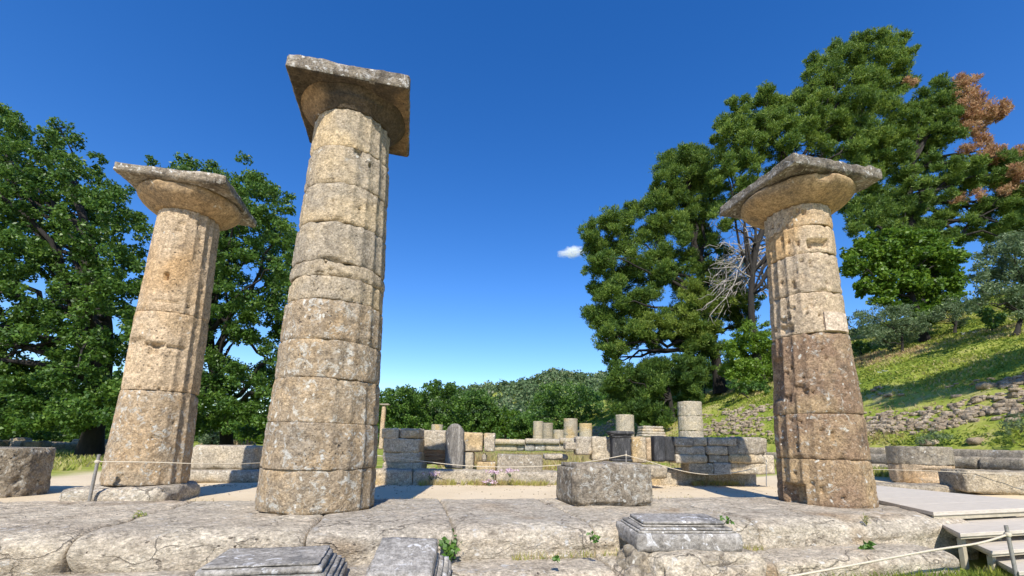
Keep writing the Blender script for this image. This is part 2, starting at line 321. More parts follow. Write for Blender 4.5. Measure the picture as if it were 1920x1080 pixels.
# ------------------------------------------------------------------ stone generators
def block_mesh(sx, sy, sz, res=.06, rnd=.03, amp=.012, big=.02, seed=0, taper=0, nsc=1.0, foot=True):
    nxx, nyy, nzz = [int(max(2, min(90, round(s/res)))) for s in (sx, sy, sz)]
    def face(o, du, dv, nu, nv):
        u = np.linspace(0, 1, nu+1); v = np.linspace(0, 1, nv+1); U, Vv = np.meshgrid(u, v, indexing='ij')
        return (np.array(o)[None, None] + U[..., None]*np.array(du) + Vv[..., None]*np.array(dv)), nu, nv
    faces = [face((-.5, -.5, 0), (1, 0, 0), (0, 0, 1), nxx, nzz), face((.5, -.5, 0), (0, 1, 0), (0, 0, 1), nyy, nzz), face((.5, .5, 0), (-1, 0, 0), (0, 0, 1), nxx, nzz),
             face((-.5, .5, 0), (0, -1, 0), (0, 0, 1), nyy, nzz), face((-.5, -.5, 1), (1, 0, 0), (0, 1, 0), nxx, nyy), face((-.5, .5, 0), (1, 0, 0), (0, -1, 0), nxx, nyy)]
    V = []; Fq = []; off = 0
    for P, nu, nv in faces:
        V.append(P.reshape(-1, 3)); i = np.arange((nu+1)*(nv+1)).reshape(nu+1, nv+1) + off
        Fq.append(np.stack([i[:-1, :-1], i[1:, :-1], i[1:, 1:], i[:-1, 1:]], -1).reshape(-1, 4)); off += (nu+1)*(nv+1)
    V = np.concatenate(V); Fq = np.concatenate(Fq)
    key = np.round(V*1e5).astype(np.int64); _, first, inv = np.unique(key, axis=0, return_index=True, return_inverse=True)
    V = V[first]; Fq = inv.ravel()[Fq]
    S = np.array([sx, sy, sz]); P = V*S
    c = P.copy(); r = min(rnd, min(S)/2.05)
    c[:, 0] = np.clip(c[:, 0], -sx/2+r, sx/2-r); c[:, 1] = np.clip(c[:, 1], -sy/2+r, sy/2-r); c[:, 2] = np.clip(c[:, 2], r, sz-r)
    d = P - c; l = np.linalg.norm(d, axis=1, keepdims=True); d = d/np.maximum(l, 1e-9)
    edge = sstep(np.sort(np.abs(d), axis=1)[:, 1], .05, .6)           # how much of an edge this is
    Q = P + seed*13.7
    P2 = c + d*r
    P2 += d*(amp*fbm(Q, 9*nsc, 4, seed, .6) + big*fbm(Q, 1.7*nsc, 3, seed+3))[:, None]
    P2 -= d*(edge*np.clip(fbm(Q, 3.2, 3, seed+9)+.1, 0, 1)*rnd*2.2)[:, None]
    if taper: P2[:, :2] *= (1 - taper*(P2[:, 2:]/sz))
    return P2, Fq
def stone(name, a, b, z, sx, sy, sz, mat, label, cat='stone block', rot=None, group=None, **k):
    """rough block whose base centre stands at temple coordinates (a, b, z)"""
    V, Fq = block_mesh(sx, sy, sz, **k)
    o = mesh_np(name, V, Fq, mat, None, W(a, b, z), PSI if rot is None else rot)
    return set_tag(o, label, cat, group)
def part(name, parent, ox, oy, z, sx, sy, sz, mat, label=None, **k):
    V, Fq = block_mesh(sx, sy, sz, **k)
    o = mesh_np(name, V, Fq, mat, parent, (ox, oy, z)); return set_tag(o, label)

def ring_mesh(th, zz, Rr, Zz=None, flip=False):
    """closed body of revolution from a radius table Rr[z, theta] with end caps"""
    nz_, nt_ = Rr.shape
    Zt = np.repeat(zz[:, None], nt_, 1) if Zz is None else Zz
    V = np.stack([Rr*np.cos(th)[None], Rr*np.sin(th)[None], Zt], -1).reshape(-1, 3)
    i = np.arange(nz_*nt_).reshape(nz_, nt_); j = np.roll(i, -1, 1)
    Fq = np.stack([i[:-1], j[:-1], j[1:], i[1:]], -1).reshape(-1, 4)
    V = np.concatenate([V, [[0, 0, Zt[0].mean()]], [[0, 0, Zt[-1].mean()]]]); b, t = len(V)-2, len(V)-1
    Ft = np.concatenate([np.stack([np.full(nt_, b), j[0], i[0]], -1), np.stack([np.full(nt_, t), i[-1], j[-1]], -1)])
    return V, Fq, Ft
def drum(parent, name, z0, z1, r0, r1, mat, phase, seed, wear=None, depth=.028, carves=(), chip=.03, nth=200, rough=.007, label=None, step=.022, lean=(0, 0), joint=.005):
    th = np.linspace(0, 2*np.pi, nth, endpoint=False)
    nz_ = max(10, int((z1-z0)/step)); t = np.linspace(0, 1, nz_)
    t = np.concatenate([[0, .004], t[1:-1], [.996, 1]])
    zz = z0 + (z1-z0)*t
    T, ZZ = np.meshgrid(th, zz)
    Rr = r0 + (r1-r0)*(ZZ-z0)/(z1-z0)
    ft = ((T-phase)/(2*np.pi/20)) % 1.0
    P = np.stack([np.cos(T)*r0, np.sin(T)*r0, ZZ], -1) + seed*3.1
    keep = sstep(fbm(P, 2.2, 3, seed+4), -.55, -.05)
    if wear is not None: keep = keep*wear(T)
    Rr = Rr - depth*(4*ft*(1-ft))**.8*keep - depth*.5*(1-keep)
    Rr = Rr - rough*np.abs(fbm(P, 11, 4, seed, .65))*2 - .008*fbm(P, 2.5, 3, seed+1)
    pit = np.clip(fbm(P, 14, 2, seed+12)-.42, 0, 1); Rr = Rr - .12*pit*sstep(fbm(P, 1.8, 2, seed+13), -.1, .3)
    e = np.minimum(ZZ-z0, z1-ZZ)
    cn = np.clip(fbm(P*np.array([1, 1, .25]), 4.5, 3, seed+2)+.12, 0, 1)
    Rr = Rr - joint*np.exp(-e/.007) - chip*cn**1.6*np.exp(-(e/.03)**2)*1.3
    for (tc_, zc, tw, zh, dp) in carves:           # square cut: angle, height, half sizes, depth
        dt = np.abs((T-tc_+np.pi) % (2*np.pi) - np.pi)*r0
        Rr = Rr - dp*sstep(-dt, -tw*1.12, -tw*.9)*sstep(-np.abs(ZZ-zc), -zh*1.15, -zh*.85)
    wav = (.012+joint*1.2)*fbm(np.stack([np.cos(T)*3, np.sin(T)*3, 0*T+seed], -1), 1, 2, seed+8)
    Zt = ZZ.copy(); Zt[:3] += wav[:3]; Zt[-3:] += wav[-3:]
    Zt[0] = z0; Zt[-1] = z1
    V, Fq, Ft = ring_mesh(th, zz, Rr, Zt)
    V[:, 0] += lean[0]; V[:, 1] += lean[1]
    o = mesh_np(name, V, [list(f) for f in Fq] + [list(f) for f in Ft], mat, parent)
    return set_tag(o, label)
def echinus(parent, z0, z1, r0, r1, seed, broken=(), nth=160, mat='echinus', cone=False):
    th = np.linspace(0, 2*np.pi, nth, endpoint=False)
    t = np.linspace(0, 1, 30)
    prof_r = np.where(t < .82, r0+(r1-r0)*np.sin(np.clip(t/.82, 0, 1)*np.pi/2*.93)**.95, r1-(r1*.05)*((t-.82)/.18)**2)
    if cone: prof_r = r0+(r1-r0)*t**1.25
    zz = z0+(z1-z0)*t
    Rr = np.repeat(prof_r[:, None], nth, 1); T, ZZ = np.meshgrid(th, zz)
    P = np.stack([np.cos(T)*r1, np.sin(T)*r1, ZZ], -1)+seed
    Rr = Rr - .012*np.abs(fbm(P, 7, 4, seed)) - .02*np.clip(fbm(P, 2.3, 3, seed+5)+.05, 0, 1)*t[:, None]
    for (tc_, tw, dp) in broken:
        dt = np.abs((T-tc_+np.pi) % (2*np.pi) - np.pi)
        Rr = Rr - dp*sstep(-dt, -tw, -tw*.6)*sstep(t, .45, .8)[:, None]
    V, Fq, Ft = ring_mesh(th, zz, Rr)
    return mesh_np('echinus', V, [list(f) for f in Fq]+[list(f) for f in Ft], M[mat], parent)

def ang_px(cx, cy, r, frac):
    """world angle on a round shaft seen frac (-1 left edge .. 1 right edge) across from the camera"""
    view = math.atan2(-cy, -cx); return view + math.asin(max(-1, min(1, frac)))   # counter-clockwise = to the right
PH = PSI
# ---- column C: the nearest, tallest
cx, cy = -2.095, 5.068
col = empty('temple_column', (cx, cy, 0), 'tallest and nearest standing column, many thin weathered grey drums under a broad square slab', 'column', 'standing Doric columns')
vC = math.atan2(-cy, -cx)
phC = ang_px(cx, cy, .6, .416)
wearC = lambda T: .34 + .66*sstep(((T-vC+np.pi) % (2*np.pi)-np.pi), -.1, .3) + .3*sstep(-((T-vC+np.pi) % (2*np.pi)-np.pi), 1.0, 1.4)
zsC = [0, .42, .887, 1.349, 1.759, 2.202, 2.47, 2.64, 3.12, 3.60, 4.08, 4.58]
rzC = lambda z: np.interp(z, [0, .42, .887, 1.349, 1.759, 2.202, 4.28, 4.6], [.605, .603, .590, .572, .560, .545, .474, .465])
for i in range(len(zsC)-1):
    z0, z1 = zsC[i], zsC[i+1]
    dd = .004*math.sin(i*2.3)
    carv = []
    if i == 9: carv = [(ang_px(cx, cy, .48, .15), z1-.05, .05, .03, .05), (ang_px(cx, cy, .48, .45), z0+.33, .02, .02, .06)]
    if i == 8: carv = [(ang_px(cx, cy, .48, -.3), z0+.25, .012, .012, .05), (ang_px(cx, cy, .48, .3), z0+.22, .014, .014, .05)]
    drum(col, 'drum', z0+(.004 if i in (5, 6, 7) else .0012), z1-(.004 if i in (5, 6) else .0012), rzC(z0)+dd, rzC(z1)+dd, M['col_c_low'] if z1 < 2.3 else M['col_c_up'], phC+.01*math.sin(i*1.7), 10+i, wearC, .027, carv, joint=.012 if i > 3 else .004,
         chip=.07 if i in (5, 6, 7, 8) else .035, rough=.008, lean=(.004*math.sin(i*3.1), .004*math.cos(i*2.1)))
echinus(col, 4.581, 4.80, .455, .64, 5, [(vC, .8, .05)], mat='shade_crust_under', cone=True)  # cone coloured dark to look shadowed by the slab above
V, Fq = block_mesh(1.36, 1.36, .185, res=.03, rnd=.02, amp=.014, big=.02, seed=4)
ab = mesh_np('abacus', V, Fq, M['abacus'], col, (0, 0, 4.80), PSI)
ab.data.materials.append(M['shade_crust_under'])
ab.data.polygons.foreach_set('material_index', np.array([1 if V[f][:, 2].max() < .022 else 0 for f in Fq], np.int32))  # bottom faces take the stone with painted shade and crust
# ---- column L
cx, cy = -4.983, 6.307
col = empty('temple_column', (cx, cy, .08), 'left standing column of three long orange drums with a worn round capital', 'column', 'standing Doric columns')
vL = math.atan2(-cy, -cx)
phL = ang_px(cx, cy, .48, .52)
wearL = lambda T: .30 + .70*sstep(((T-vL+np.pi) % (2*np.pi)-np.pi), .12, .4)
zsL = [0, 1.235, 2.33, 3.89]; rL = [.50, .457, .446, .402]
cv = [[(ang_px(*(cx, cy), .5, .05), .62, .05, .012, .03)],
      [(ang_px(cx, cy, .45, -.42), 1.235+.62, .15, .03, .06), (ang_px(cx, cy, .45, -.36), 1.235+.55, .06, .07, .07), (ang_px(cx, cy, .45, .2), 1.235+.6, .12, .018, .035), (ang_px(cx, cy, .45, -.85), 1.235+.45, .16, .25, .05)],
      [(ang_px(cx, cy, .43, -.38), 2.33+.50, .035, .045, .09), (ang_px(cx, cy, .43, -.25), 2.33+.14, .15, .014, .03), (ang_px(cx, cy, .43, -.2), 2.33+1.33, .05, .02, .03), (ang_px(cx, cy, .43, -.3), 2.33+1.2, .05, .02, .03), (ang_px(cx, cy, .43, .05), 2.33+.93, .3, .006, .012)]]
for i in range(3):
    drum(col, 'drum', zsL[i]+.003, zsL[i+1]-.003, rL[i], rL[i+1], M['col_l_low'] if i == 0 else M['col_l'], phL, 40+i, wearL, .03, cv[i], chip=.045, rough=.007)
echinus(col, 3.89, 4.185, .41, .665, 9, [(vL-.35, .35, .03)])
V, Fq = block_mesh(1.38, 1.38, .14, res=.03, rnd=.02, amp=.012, big=.035, seed=8)
mesh_np('abacus', V, Fq, M['abacus'], col, (0, 0, 4.187), PSI)
# ---- column R
cx, cy = 4.374, 6.360
col = empty('temple_column', (cx, cy, 0), 'right standing column, dark brown lower drums, pale upper drums and a wide flaring capital', 'column', 'standing Doric columns')
vR = math.atan2(-cy, -cx)
phR = ang_px(cx, cy, .56, -.86)
wearR = lambda T: .35+.65*sstep(-((T-vR+np.pi) % (2*np.pi)-np.pi), -.3, .5)
zsR = [0, .60, 1.198, 2.316, 2.907, 3.50, 3.93, 4.28]; 
rzR = lambda z: np.interp(z, [0, .6, 1.2, 2.316, 2.9, 4.3], [.585, .566, .553, .492, .474, .447])
for i in range(len(zsR)-1):
    carv = []
    if i == 0: carv = [(ang_px(cx, cy, .56, -.64), .13, .17, .13, .13), (ang_px(cx, cy, .56, -.9), .2, .05, .35, .03)]
    if i == 2: carv = [(ang_px(cx, cy, .5, -.9), 1.72, .16, .30, .07), (ang_px(cx, cy, .5, -.35), 1.55, .05, .04, .05), (ang_px(cx, cy, .5, -.2), 1.5, .03, .03, .05), (ang_px(cx, cy, .5, -.5), 1.85, .03, .03, .05), (ang_px(cx, cy, .5, -.62), 1.42, .05, .05, .05)]
    if i == 3: carv = [(ang_px(cx, cy, .5, -.62), 2.55, .045, .03, .06), (ang_px(cx, cy, .5, -.45), 2.58, .03, .04, .06), (ang_px(cx, cy, .5, -.55), 2.42, .10, .06, .06)]
    if i == 5: carv = [(ang_px(cx, cy, .46, .55), 3.64, .16, .065, .09)]
    drum(col, 'drum', zsR[i]+.003, zsR[i+1]-.003, rzR(zsR[i]), rzR(zsR[i+1]), M['col_r_low'] if i < 3 else M['col_r'], phR, 70+i, wearR, .036, carv+[(ang_px(cx, cy, .5, (-.8, -.55, -.3, 0, .3)[(k*3+i) % 5]+.07*math.sin(k*5+i)), zsR[i]+(.15+.7*((k*.37+i*.21) % 1))*(zsR[i+1]-zsR[i]), .018+.012*((k*.61) % 1), .016+.014*((k*.83) % 1), .045) for k in range(7)], chip=.06, rough=.010, joint=.010,
         label='dark brown lichen spotted bottom drum with a square cut' if i == 0 else None)
a_lo, a_hi = ang_px(cx, cy, .49, .42), ang_px(cx, cy, .49, .93)
na, nzp = 16, 6; th_ = np.linspace(a_lo, a_hi, na); zz_ = np.linspace(2.335, 2.60, nzp); TT, ZZ_ = np.meshgrid(th_, zz_)
rr_ = np.interp(ZZ_, [2.3, 2.9], [.492, .476]) + .003
Vo = np.stack([rr_*np.cos(TT), rr_*np.sin(TT), ZZ_], -1).reshape(-1, 3); Vi = np.stack([(rr_-.06)*np.cos(TT), (rr_-.06)*np.sin(TT), ZZ_], -1).reshape(-1, 3)
i_ = np.arange(na*nzp).reshape(nzp, na); o2 = na*nzp
Fo = [list(f) for f in np.stack([i_[:-1, :-1], i_[:-1, 1:], i_[1:, 1:], i_[1:, :-1]], -1).reshape(-1, 4)]
rim = list(i_[0]) + list(i_[1:, -1]) + list(i_[-1, ::-1][1:]) + list(i_[::-1, 0][1:-1])
Fo += [[rim[(k+1) % len(rim)], rim[k], rim[k]+o2, rim[(k+1) % len(rim)]+o2] for k in range(len(rim))] + [list(np.array(f)[::-1]+o2) for f in Fo]
set_tag(mesh_np('repair_patch', np.concatenate([Vo, Vi]), Fo, M['patch'], col, smooth=False), 'pale square repair stone let into the drum')
echinus(col, 4.28, 4.562, .455, .765, 14, [(vR-.25, .22, .035), (vR+.55, .15, .04)])
V, Fq = block_mesh(1.56, 1.56, .18, res=.03, rnd=.022, amp=.022, big=.045, seed=13)
V[:, 2] += .05*fbm(V, 1.6, 2, 91)*(V[:, 2] > .09) - .04*np.clip(fbm(V, 6, 3, 92)-.1, 0, 1)*(V[:, 2] > .09)
mesh_np('abacus', V, Fq, M['abacus'], col, (0, 0, 4.563), PSI)

# ------------------------------------------------------------------ stylobate and step
def crack_block(a0, a1, b0, b1, z0, z1, mat, label, seed, name='stylobate_block', group='long stylobate blocks', edge=.075, ew=.24, res=.04, cat='stone block'):
    """block of a stepped platform: thin joints to its neighbours, a worn, rounded front edge, bedding furrows along its face"""
    sx, sy, sz = a1-a0-.006, b1-b0, z1-z0
    V, Fq = block_mesh(sx, sy, sz, res=res, rnd=.022, amp=.004, big=0, seed=seed)
    am, bm = (a0+a1)/2, (b0+b1)/2
    Q = V + np.array([am, bm, z0])
    dfront = V[:, 1] + sy/2; top = V[:, 2]/sz
    n1 = fbm(Q*np.array([.8, 1, 1]), 1.3, 3, 55); n2 = fbm(Q, 5, 4, 56, .6); n3 = fbm(Q*np.array([.55, 1, 3.2]), 3.2, 4, 57, .6)
    w_ = ew*(1+.5*n1)
    V[:, 2] -= edge*(1+.9*n1)*np.clip(1-dfront/w_, 0, 1)**2*sstep(top, .45, 1)
    V[:, 2] += (.014*n1 + .014*n2 + .008*n3)*sstep(top, .6, 1)
    fr = sstep(-dfront, -.12, -.02)*(1-sstep(top, .97, 1.0)*.5)
    V[:, 1] -= fr*(.05*n3 + .02*n2 + .02*n1) - 0.02
    ends = sx/2-np.abs(V[:, 0]); ch = np.clip(fbm(Q, 3.1, 3, seed+5)-.02, 0, 1)
    V[:, 2] -= .035*ch*np.exp(-(ends/.05)**2)*sstep(top, .6, 1)
    V[:, 1] += .015*ch*np.exp(-(ends/.04)**2)*sstep(-dfront, -.2, 0)
    hole = np.clip(fbm(Q, 4.2, 2, 77)-.50, 0, 1)*2; V[:, 1] += fr*hole*.12
    o = mesh_np(name, V, Fq, mat, None, W(am, bm, z0), PSI); return set_tag(o, label, cat, group)
SB = [(-8.2, -4.1, 'leftmost stylobate block, long and cracked, below the dark drum'), (-4.1, -2.35, 'broad worn stylobate block left of the tallest column'),
      (-2.35, -.75, 'stylobate block directly under the left half of the tallest column'), (-.75, .45, 'pale stylobate block between the tallest column and the middle marble base'),
      (.45, 1.75, 'stylobate block with small dark holes and a leafy weed at its foot'), (1.75, 3.55, 'stylobate block under the big rough block, behind the right marble base'),
      (3.55, 6.45, 'rightmost stylobate block carrying the brown right column, rounded end beside the wooden stairs')]
for i, (a0, a1, lab) in enumerate(SB):
    crack_block(a0, a1, 4.02 if i > 0 else 4.05, 6.0+.05*math.sin(i*2), -.62, (.0, -.004, -.002, .0, -.003, .002, .004)[i], M['stylo'], lab, 100+i)
ST = [(-3.9, -1.45, 'lower step block left, mostly behind the marble bases'), (-1.45, .25, 'lower step block behind the middle marble base'), (.25, 1.75, 'lower step slab under the leafy weed, smooth and pale'),
      (1.75, 3.3, 'lower step block under the right marble base'), (3.3, 5.45, 'long lower step block above the weeds, right of the marble base')]
for i, (a0, a1, lab) in enumerate(ST):
    crack_block(a0, a1, 3.56, 4.07, -.8, -.265+.006*math.sin(i*5), M['stylo'], lab, 130+i, 'step_block', 'lower step blocks', .05, .14, .035)
# foundation under column L
P = W(-3.46, 7.27); 
stone('column_footing', -3.50, 7.16, -.45, 1.12, 1.15, .525, M['stylo'], 'rough flat footing stone under the left column', 'footing stone', res=.05, rnd=.08, amp=.02, big=.03, seed=150)
# big block on stylobate
stone('rough_block', 2.50, 5.52, -.01, 1.06, .70, .505, M['block_dark'], 'big rough lichen-covered block standing on the sand edge between two columns', 'stone block', res=.03, rnd=.06, amp=.02, big=.03, seed=160)
# boulders under marble
def boulder(name, p, sx, sy, sz, mat, label, cat='boulder', seed=0, rz=0, res=.05, group=None):
    V, Fq = block_mesh(sx, sy, sz, res=res, rnd=min(sx, sy, sz)*.42, amp=.02, big=.05, seed=seed)
    o = mesh_np(name, V, Fq, mat, None, p, rz); return set_tag(o, label, cat, group)
boulder('boulder', W(1.98, 3.70, -.47), .38, .35, .36, M['block'], 'rounded upper boulder wedged under the left end of the right marble base', seed=171, rz=.4)
boulder('boulder', W(1.82, 3.45, -.6), .34, .34, .40, M['block'], 'small pitted boulder lowest left of the right marble base', seed=172, rz=.9)
stone('boulder', 2.50, 3.62, -.62, 1.0, .56, .475, M['stylo'], 'broad rough boulder under the right marble base, at the picture edge', 'boulder', res=.04, rnd=.10, amp=.025, big=.04, seed=173)

# ------------------------------------------------------------------ moulded marble bases
def moulding(name, loc, rz, w, d, layers, label, tilt=0):
    t = empty(name, loc, label, 'marble base', 'moulded grey marble bases', rz)
    t.rotation_euler = (tilt, 0, rz)
    z = 0
    for i, (ins, h, nm) in enumerate(layers):
        V, Fq = block_mesh(w-2*ins, d-2*ins, h, res=.035, rnd=.014 if h > .04 else .008, amp=.007, big=.010, seed=200+i+int(w*100))
        mesh_np(nm, V, Fq, M['marble'], t, (0, 0, z)); z += h-.001
    return t
lay = [(0, .20, 'plinth'), (.02, .03, 'moulding'), (.045, .03, 'moulding'), (.075, .025, 'moulding'), (.10, .045, 'moulding'), (.125, .02, 'top_slab')]
moulding('marble_base', W(-.84, 3.46, -.39), PSI+.02, .92, .74, lay, 'left moulded grey marble base, wide and cut off by the bottom of the picture')
moulding('marble_base', W(.05, 3.50, -.42), PSI-.16, .62, .66, [(0, .16, 'plinth'), (.02, .03, 'moulding'), (.05, .05, 'moulding'), (.09, .03, 'moulding'), (.10, .12, 'top_slab')], 'narrow middle marble base with white lichen, in front of the stylobate', tilt=.32)
moulding('marble_base', W(2.42, 3.80, -.14), PSI-.12, .94, .54, [(0, .15, 'plinth'), (.035, .02, 'moulding'), (.05, .022, 'moulding'), (.085, .02, 'moulding'), (.10, .028, 'top_slab')], 'right moulded grey marble base resting on boulders, whole in view', tilt=.05)

# ------------------------------------------------------------------ sand sheet edge plinth and the ruined walls behind
PB = [(-1.25, .15, .27), (.15, 1.85, .27), (1.85, 3.4, .24), (3.4, 5.3, .26), (5.3, 6.9, .33), (6.9, 8.3, .34)]
PL = ['shaded foundation block at the foot of the left ruined wall', 'foundation block half in column shadow, left of the pink flowers', 'foundation block behind the pink flowers', 'foundation block behind the big rough block', 'foundation block right of the big rough block, crossed by rope', 'foundation block with rope, left of the right column']
for i, (a0, a1, h) in enumerate(PB):
    stone('foundation_block', (a0+a1)/2, 9.75, -.2, a1-a0-.01, .62, h+.07, M['wall'], PL[i], group='foundation blocks along the sand path', res=.04, rnd=.035, amp=.024, big=.03, seed=300+i)
def rect_wall(parent, u0, v0, u1, v1, Yd, th, mat, name='block', seed=0, label=None, **k):
    """upright block whose front face covers a picture rectangle when it stands Yd metres away"""
    p0 = at_y(u0, v1, Yd); p1 = at_y(u1, v0, Yd)
    a0 = parent['_o'][0]; 
    cxw = (p0[0]+p1[0])/2; sx = p1[0]-p0[0]; sz = p1[2]-p0[2]
    kk = dict(res=.035, rnd=.012+.022*((seed*.37) % 1), amp=.020, big=.018, seed=seed); kk.update(k)
    V, Fq = block_mesh(sx-.006, th, sz-.004, **kk)
    o = mesh_np(name, V, Fq, mat, parent, (cxw-parent.location[0], Yd+th/2-parent.location[1], p0[2]-parent.location[2]))
    return set_tag(o, label)
def wall(name, u, v, Yd, label, cat='ruined wall', group=None):
    p = at_y(u, v, Yd); o = empty(name, p, label, cat, group); o['_o'] = [0.0]; return o
wl = wall('ruined_wall', 752, 886, 9.75, 'stub of ruined wall half in shadow, right beside the tallest column')
for i, (u0, v0, u1, v1) in enumerate([(714, 803, 748, 822), (748, 803, 787, 822), (717, 822, 787, 848), (716, 848, 787, 867), (716, 867, 789, 889)]):
    rect_wall(wl, u0, v0, u1, v1, 9.72+.02*(i % 2), .75, M['wall'], seed=320+i)
w2 = wall('ruined_wall', 812, 880, 10.4, 'ruined wall of tall slabs over thin orange bricks, left of the grey upright slab')
rect_wall(w2, 786, 807, 836, 843, 10.3, .4, M['wall'], 'slab', seed=330)
for k in range(4): rect_wall(w2, 788, 843+k*7, 836, 850+k*7, 10.31+.01*(k % 2), .36, M['brick'], 'brick_course', seed=334+k, res=.03, rnd=.012)
w3 = wall('ruined_wall', 898, 880, 10.6, 'ruined wall of broad slabs with a stepped open foot, right of the grey upright slab')
for i, (u0, v0, u1, v1) in enumerate([(866, 811, 906, 847), (906, 812, 929, 847), (866, 847, 888, 882), (903, 851, 912, 866)]):
    rect_wall(w3, u0, v0, u1, v1, 10.45+.015*i, .42, M['wall'], 'slab', seed=340+i)
rect_wall(w3, 893, 866, 930, 886, 10.5, .5, M['wall'], 'footing', seed=346)
# grey upright slab with rounded top
def slab_mesh(sx, sy, sz, top, seed, res=.04):
    V, Fq = block_mesh(sx, sy, sz, res=res, rnd=.03, amp=.01, big=.012, seed=seed)
    tx = V[:, 0]/(sx/2); zf = V[:, 2]/sz
    V[:, 2] -= sstep(zf, .55, 1)*top*sz*np.abs(tx+.05)**2.2
    return V, Fq
p = at_y(851, 878, 10.1); V, Fq = slab_mesh(.40, .22, .98, .16, 351)
set_tag(mesh_np('upright_slab', V, Fq, M['marble_mid'], None, p), 'grey upright marble slab with a white rounded top, in the left ruined wall', 'upright slab')
low = empty('low_block_row', at_y(976, 889, 9.95), 'low wide grey block in the middle of the doorway behind the pink flowers', 'stone block')
low['_o'] = [0.]
rect_wall(low, 931, 853, 1018, 890, 9.95, .5, M['block'], seed=352)
rect_wall(low, 1020, 852, 1066, 862, 10.9, .4, M['wall'], seed=353)
back = wall('low_wall', 1000, 852, 21, 'long low wall with grey slabs across the back of the cella')
for i, (u0, v0, u1, v1) in enumerate([(925, 824, 985, 833), (985, 823, 1050, 832), (1050, 822, 1120, 832), (1120, 821, 1182, 831)]):
    rect_wall(back, u0, v0, u1, v1, 21+.02*(i % 2), 1.0, M['wall'], seed=360+i, res=.12)
for i, (u0, v0, u1, v1, mt) in enumerate([(925, 833, 970, 846, 'wall'), (970, 832, 984, 846, 'marble'), (984, 832, 1003, 846, 'marble'), (1003, 832, 1022, 846, 'marble'), (1022, 832, 1100, 846, 'wall')]):
    rect_wall(back, u0, v0, u1, v1, 21.15+.02*(i % 2), .8, M[mt], 'slab', seed=366+i, res=.12)
w4 = wall('ruined_wall', 1120, 864, 10.4, 'ruined wall with a broken left end, left of the black pedestal')
for i, (u0, v0, u1, v1) in enumerate([(1080, 818, 1111, 853), (1111, 819, 1150, 864), (1060, 829, 1081, 843)]):
    rect_wall(w4, u0, v0, u1, v1, 10.3+.02*i, .42, M['wall'], 'slab', seed=380+i)
w5 = wall('ruined_wall', 1205, 866, 10.3, 'short ruined wall between the black pedestal and the dark slabs')
for i, (u0, v0, u1, v1, mt) in enumerate([(1186, 819, 1213, 868, 'wall'), (1213, 820, 1230, 864, 'col_l')]):
    rect_wall(w5, u0, v0, u1, v1, 10.35+.02*i, .4, M[mt], 'slab', seed=386+i)
# black pedestal
pp = at_y(1168, 866, 9.9); ped = empty('black_pedestal', pp, 'black marble pedestal with a flaring cornice, in the right ruined wall', 'pedestal')
zt = at_y(1168, 808, 9.9)[2]-pp[2]
def ppart(nm, z, sx, sz, ins=0, sy=None, mat='marble_dark'):
    V, Fq = block_mesh(sx, (sy or sx*.7), sz, res=.04, rnd=.008, amp=.003, big=.003, seed=390+int(z*50)); mesh_np(nm, V, Fq, M[mat], ped, (0, .2, z))
ppart('base_moulding', 0, .46, .06); ppart('shaft', .06, .40, zt-.21); ppart('moulding', zt-.15, .44, .04); ppart('moulding', zt-.11, .49, .035); ppart('cornice', zt-.075, .54, .075)
for k, (u0, v0, u1, v1) in enumerate([(1228, 817, 1248, 866), (1248, 818, 1266, 865)]):
    q0 = at_y(u0, v1, 10.1+.1*k); q1 = at_y(u1, v0, 10.1+.1*k)
    V, Fq = block_mesh(q1[0]-q0[0]-.01, .25, q1[2]-q0[2], res=.05, rnd=.015, amp=.006, big=.008, seed=396+k)
    set_tag(mesh_np('upright_slab', V, Fq, M['marble_dark'], None, ((q0[0]+q1[0])/2, 10.25+.1*k, q0[2])), ('left one of the two dark marble slabs beside the ruined wall', 'right one of the two dark marble slabs, paler and streaked')[k], 'upright slab', 'pair of dark marble slabs')
fb = at_y(1213, 884, 9.35)
stone('loose_block', AB(fb[0], 9.6)[0], AB(fb[0], 9.6)[1], .06, .85, .5, .26, M['block'], 'low block lying in front of the black pedestal', res=.05, rnd=.04, seed=399)
w6 = wall('ruined_wall', 1360, 880, 10.3, 'long ruined wall of small blocks with a pale vertical joint, left of the right column')
courses = [(820, 836, [1266, 1300, 1329, 1382]), (836, 853, [1268, 1325, 1366, 1405]), (853, 868, [1268, 1330, 1368, 1434]), (868, 889, [1292, 1340, 1372, 1436])]
for j, (v0, v1, us) in enumerate(courses):
    for i in range(len(us)-1):
        gap = 3 if (j < 3 and us[i+1] in (1329, 1325, 1330)) else 0
        rect_wall(w6, us[i], v0, us[i+1]-gap, v1, 10.15+.03*((i+j) % 2)+.03*j*0, .5, M['wall'] if (i+j) % 3 else M['block'], seed=400+j*7+i, amp=.016)
rect_wall(w6, 1382, 820, 1440, 853, 10.16, .55, M['block'], seed=431, rnd=.07)
rect_wall(w6, 1434, 853, 1452, 889, 10.2, .5, M['wall'], seed=432)

